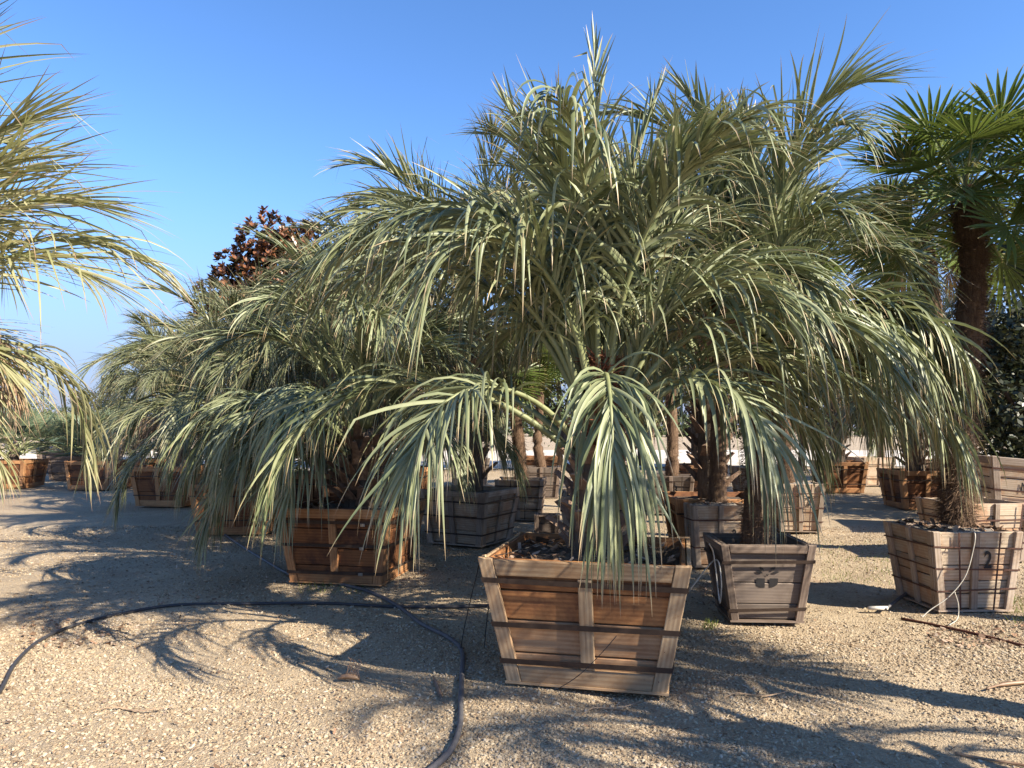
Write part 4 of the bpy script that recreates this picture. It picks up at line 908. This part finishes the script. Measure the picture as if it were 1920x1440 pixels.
# magnolia with rusty leaves
def magnolia(c, zc, label):
    root = empty('magnolia_tree', (c[0], c[1], 0), 0, label, 'tree'); r = np.random.default_rng(8)
    tube('trunk', [(0, 0, 0), (.1, 0, 2), (0, 0, 4), (0, .1, 6)], [.16, .13, .09, .03], M['bark'], root, 8)
    Vs, Fs, Us = [], [], []
    blobs = [(-.1, 0, 6.0, .75), (.65, .2, 5.85, .7), (.3, -.2, 5.3, .9), (-.7, 0, 5.1, .75), (1.1, 0, 4.9, .7), (-1.35, .2, 4.75, .6), (1.7, 0, 4.6, .4), (0, 0, 4.4, 1.3), (.6, -.3, 3.8, 1.2), (-.8, 0, 3.8, 1.1)]
    for b in blobs:
        for k in range(int(230 * b[3] ** 1.6)):
            d = unit(r.normal(0, 1, 3)); C = np.array(b[:3]) + d * b[3] * r.uniform(.55, 1.02); axd = unit(d + [0, 0, .8])
            s1 = unit(np.cross(axd, [.3, .8, .1])); s2 = np.cross(axd, s1); cc = r.random()
            for j in range(9):                       # rosette of leaves
                a = j * 2.4; o_ = s1 * math.cos(a) + s2 * math.sin(a); el = .35 + .1 * j; D = unit(o_ * math.cos(el) + axd * math.sin(el)); Wv = np.cross(D, axd); Wv = unit(Wv)
                L = .17 * r.uniform(.7, 1.2); n0 = len(Vs)
                for t_, w_ in ((0, .008), (.35, .03), (.7, .036), (1, .004)):
                    p = C + D * L * t_ + axd * (-.02 * t_ * t_); Vs += [p - Wv * w_, p + Wv * w_]
                    u = (.12 if (j >= 4 or cc > .6) else .85) + r.normal(0, .03); Us += [(u, t_ * .5)] * 2
                for q_ in range(3): Fs.append((n0 + 2 * q_, n0 + 2 * q_ + 1, n0 + 2 * q_ + 3, n0 + 2 * q_ + 2))
    root.scale = (1.1, 1.1, 1.1)
    link('crown', mesh_np('crown', np.array(Vs), np.array(Fs), [M['magnolia_rust']], np.clip(np.array(Us), 0, 1), True), root)
    for k, b in enumerate(blobs[:7]): tube('limb', [(0, 0, 3 + .2 * k), (b[0] * .5, b[1] * .5, (3.4 + b[2]) / 2), (b[0], b[1], b[2])], [.05, .035, .012], M['bark'], root, 6)
magnolia((px_x(505, 20), 20), 5, 'tree with rusty brown leaf clusters above the left palms')

# ---- shadow throwing palms just outside the right of the picture
palm((4.1, 1.95), 0, 2.45, 'palm outside the picture to the right, its frond shadows on the gravel', 301, nf=(4, 8, 5), L=1.45)
palm((3.7, 1.75), 0, 1.3, 'low palm outside the picture to the right, shading the lower right gravel', 303, nf=(3, 8, 6), L=1.2)
fan_palm((4.5, 2.9, 0), [(0, 0, 0), (0, 0, 1.2), (.05, 0, 2.4), (0, 0, 3.0)], .12, 'fan palm outside the picture to the right, its trunk shadow on the gravel', 302, 22, .5, 0, 0, 0)
crate((4.1, 1.95), R(10), 1.0, 1.0, .7, 'box outside the picture to the right of the camera', 'grey', .82)

# ---- hoses and small things
def gpath(P_, dz): return [Vector((G(x, y).x, G(x, y).y, float(ghz(G(x, y).x, G(x, y).y)) + dz)) for x, y in P_]
tag(tube('hose', catmull(gpath([(-60, 1380), (0, 1292), (30, 1240), (75, 1203), (140, 1176), (230, 1153), (330, 1138), (450, 1133), (600, 1131), (760, 1136), (905, 1137), (1020, 1128), (1120, 1110)], .014), 8), .0125, M['hose'], sides=8), 'long black hose curving over the gravel from the left to the nearest box', 'hose')
tag(tube('hose', catmull(gpath([(395, 985), (430, 1010), (490, 1048), (560, 1085), (640, 1098), (700, 1112), (750, 1138), (790, 1170), (840, 1196), (866, 1222), (866, 1270), (864, 1320), (862, 1362), (845, 1405), (800, 1450), (750, 1480)], .016), 8), .0155, M['hose_dust'], sides=8), 'thick grey black hose running down to the bottom edge beside the nearest box', 'hose')
tag(tube('irrigation_tube', catmull([G(864, 1215, .02), AT(872, 1170, 4.9), AT(892, 1085, 4.6), AT(906, 1050, 4.42), AT(960, 1035, 4.6), AT(1050, 1010, 4.85)], 8), .003, M['drip']), 'thin black drip tube rising from the hose to the left corner of the nearest box', 'tube')
tag(tube('irrigation_tube', catmull([G(908, 1215, .01), AT(912, 1170, 4.8), AT(918, 1130, 4.7), AT(926, 1100, 4.62)], 6), .003, M['drip']), 'short thin black tube upright beside the left of the nearest box', 'tube')
tag(tube('irrigation_tube', catmull([G(1290, 1110, .3), AT(1340, 1050, 5.45), AT(1352, 1085, 5.3), AT(1350, 1130, 5.35), AT(1346, 1105, 5.4), AT(1338, 1040, 5.4), AT(1330, 1020, 5.2)], 8), .005, M['white_tube']), 'whitish tube looped between the nearest box and the emblem box', 'tube')
P5 = lambda x, y, off=0: AT(x, y, bI.y - .47 + off)
tag(tube('irrigation_tube', catmull([G(1728, 1158, .01), P5(1745, 1143, -.0), P5(1780, 1118), P5(1810, 1080), P5(1825, 1030), P5(1828, 1000, .03), P5(1815, 990, .2)], 8), .004, M['white_tube']), 'white tube draped across the front of the box with the big 2', 'tube')
tag(tube('irrigation_tube', catmull([P5(1790, 1110, -.03), P5(1797, 1135, -.03), G(1795, 1160, .01), G(1780, 1172, .008)], 8), .004, M['white_tube']), 'short white tube end curling to the gravel before the box with the big 2', 'tube')
tag(tube('wire', catmull([bA + Vector((.06, -.60, .36)), bA + Vector((-.02, -.60, .27)), bA + Vector((-.15, -.585, .14)), bA + Vector((-.28, -.56, .05))], 6), .0022, M['drip']), 'thin wire hanging diagonally across the front of the nearest box', 'wire')
tag(tube('metal_rod', catmull(gpath([(1690, 1157), (1760, 1172), (1840, 1190), (1930, 1212), (2000, 1230)], .012), 5), .011, M['rust']), 'rusty rod lying on the gravel at the right', 'rod')
tag(tube('fallen_stalk', catmull(gpath([(1850, 1298), (1880, 1289), (1930, 1284), (2000, 1280)], .02), 5), [.006] * 5 + [.012] * 11, M['stalk_dead']), 'dark fallen palm stalk at the right edge of the gravel', 'stalk')
tag(tube('fallen_stalk', catmull(gpath([(1790, 1412), (1850, 1420), (1930, 1432), (2000, 1445)], .010), 5), .006, M['stalk_dead']), 'thin brown stalk lying in the lower right corner', 'stalk')
tag(tube('fallen_stalk', catmull(gpath([(812, 1272), (818, 1285), (824, 1300), (828, 1312)], .012), 4), [.004] * 3 + [.012] * 7 + [.006] * 3, M['boot']), 'short pale dry leaf stub beside the thick hose', 'stalk')
tag(tube('pipe', [G(1628, 1140, .025), G(1664, 1140, .025)], .016, M['white'], sides=8), 'short white pipe piece on the shaded gravel', 'pipe')
tag(tube('pipe', catmull([G(1660, 1142, .02), G(1700, 1112, .05), G(1740, 1090, .1)], 4), .012, M['hose_dust'], sides=8), 'grey pipe leading to the left of the box with the big 2', 'pipe')
# dried husk with curling fibres
hk = G(655, 1278); root = empty('palm_husk', tuple(hk), 0, 'dried palm husk with pale curled fibres on the gravel', 'husk')
tube('husk_base', catmull([(-.07, 0, .015), (-.03, .01, .028), (.03, 0, .026), (.06, 0, .012)], 4), [.004, .008, .013, .015, .016, .017, .017, .016, .015, .013, .01, .008, .004], M['stalk_dead'], root)
for k in range(9):
    x = -.01 + .009 * k; h = .09 + .05 * math.sin(k * 1.7) ** 2
    tube('fibre', catmull([(x, 0, .02), (x - .012, .005, h * .5), (x + .006, .01, h * .85), (x - .012, .01, h)], 4), .0022, M['boot'], root)
# reddish leaf litter and dry leaf strips
def litter(n, px0, px1, py0, py1, lab, rr=(.008, .022)):
    x, y = [], []
    rA = np.random.default_rng(n)
    pts_ = [G(rA.uniform(px0, px1), rA.uniform(py0, py1)) for _ in range(n)]
    o = chips('leaf_litter', n, 0, 0, 0, 0, 0, rr)
    me = o.data; co = np.empty(n * 12, np.float32); me.vertices.foreach_get('co', co); co = co.reshape(n, 4, 3)
    P_ = np.array([(p.x, p.y, ghz(p.x, p.y) + .008) for p in pts_]); co += P_[:, None]; me.vertices.foreach_set('co', co.astype(np.float32).ravel()); me.update()
    tag(o, lab, 'leaf litter', kind='stuff')
litter(260, 1740, 1925, 1170, 1215, 'reddish dry leaf bits along the rusty rod')
litter(120, 1310, 1345, 1090, 1130, 'reddish leaf bits between the nearest box and the emblem box')
litter(220, 40, 260, 1165, 1215, 'brown leaf bits under the curve of the long hose')
litter(260, 300, 1000, 1000, 1160, 'brown leaf bits around the dark red brown box')
litter(350, 1000, 1900, 1080, 1440, 'scattered brown leaf bits on the right foreground gravel', (.005, .014))
litter(350, 0, 900, 1200, 1440, 'scattered brown leaf bits on the left foreground gravel', (.005, .014))
r = np.random.default_rng(4)
spots = [(1150, 1325, 30, 'beneath the nearest box'), (1600, 1210, -20, 'in the sunlit gravel right of the emblem box'), (560, 1195, 60, 'in the shade left of the nearest box'), (250, 1330, 10, 'in the sunlit lower left'), (1420, 1300, 15, 'in the streaky shade right of the nearest box')]
for px, py, a, lab in spots:
    p = G(px, py); pp = []
    for k in range(6):
        t_ = k / 5 - .5; pp.append((p.x + .42 * t_ * math.cos(R(a)), p.y + .42 * t_ * math.sin(R(a)) + .04 * math.sin(k * 1.3), float(ghz(p.x, p.y)) + .014 + .006 * math.sin(k * 2)))
    Vv = []; Ff = []
    for k, q_ in enumerate(catmull(pp, 3)):
        w_ = .007 * math.sin(math.pi * (k + .5) / 16.5) + .001; Vv += [(q_.x, q_.y - w_, q_.z + .002), (q_.x, q_.y, q_.z - .001), (q_.x, q_.y + w_, q_.z + .003)]
    for k in range(len(Vv) // 3 - 1): Ff += [(3 * k, 3 * k + 1, 3 * k + 4, 3 * k + 3), (3 * k + 1, 3 * k + 2, 3 * k + 5, 3 * k + 4)]
    me = mesh_np('fallen_leaflet', np.array(Vv), np.array(Ff), [M['butia_dead']], np.full((len(Vv), 2), .5)); tag(link('fallen_leaflet', me), 'dry tan palm leaflet lying ' + lab, 'leaflet', 'fallen palm leaflets')
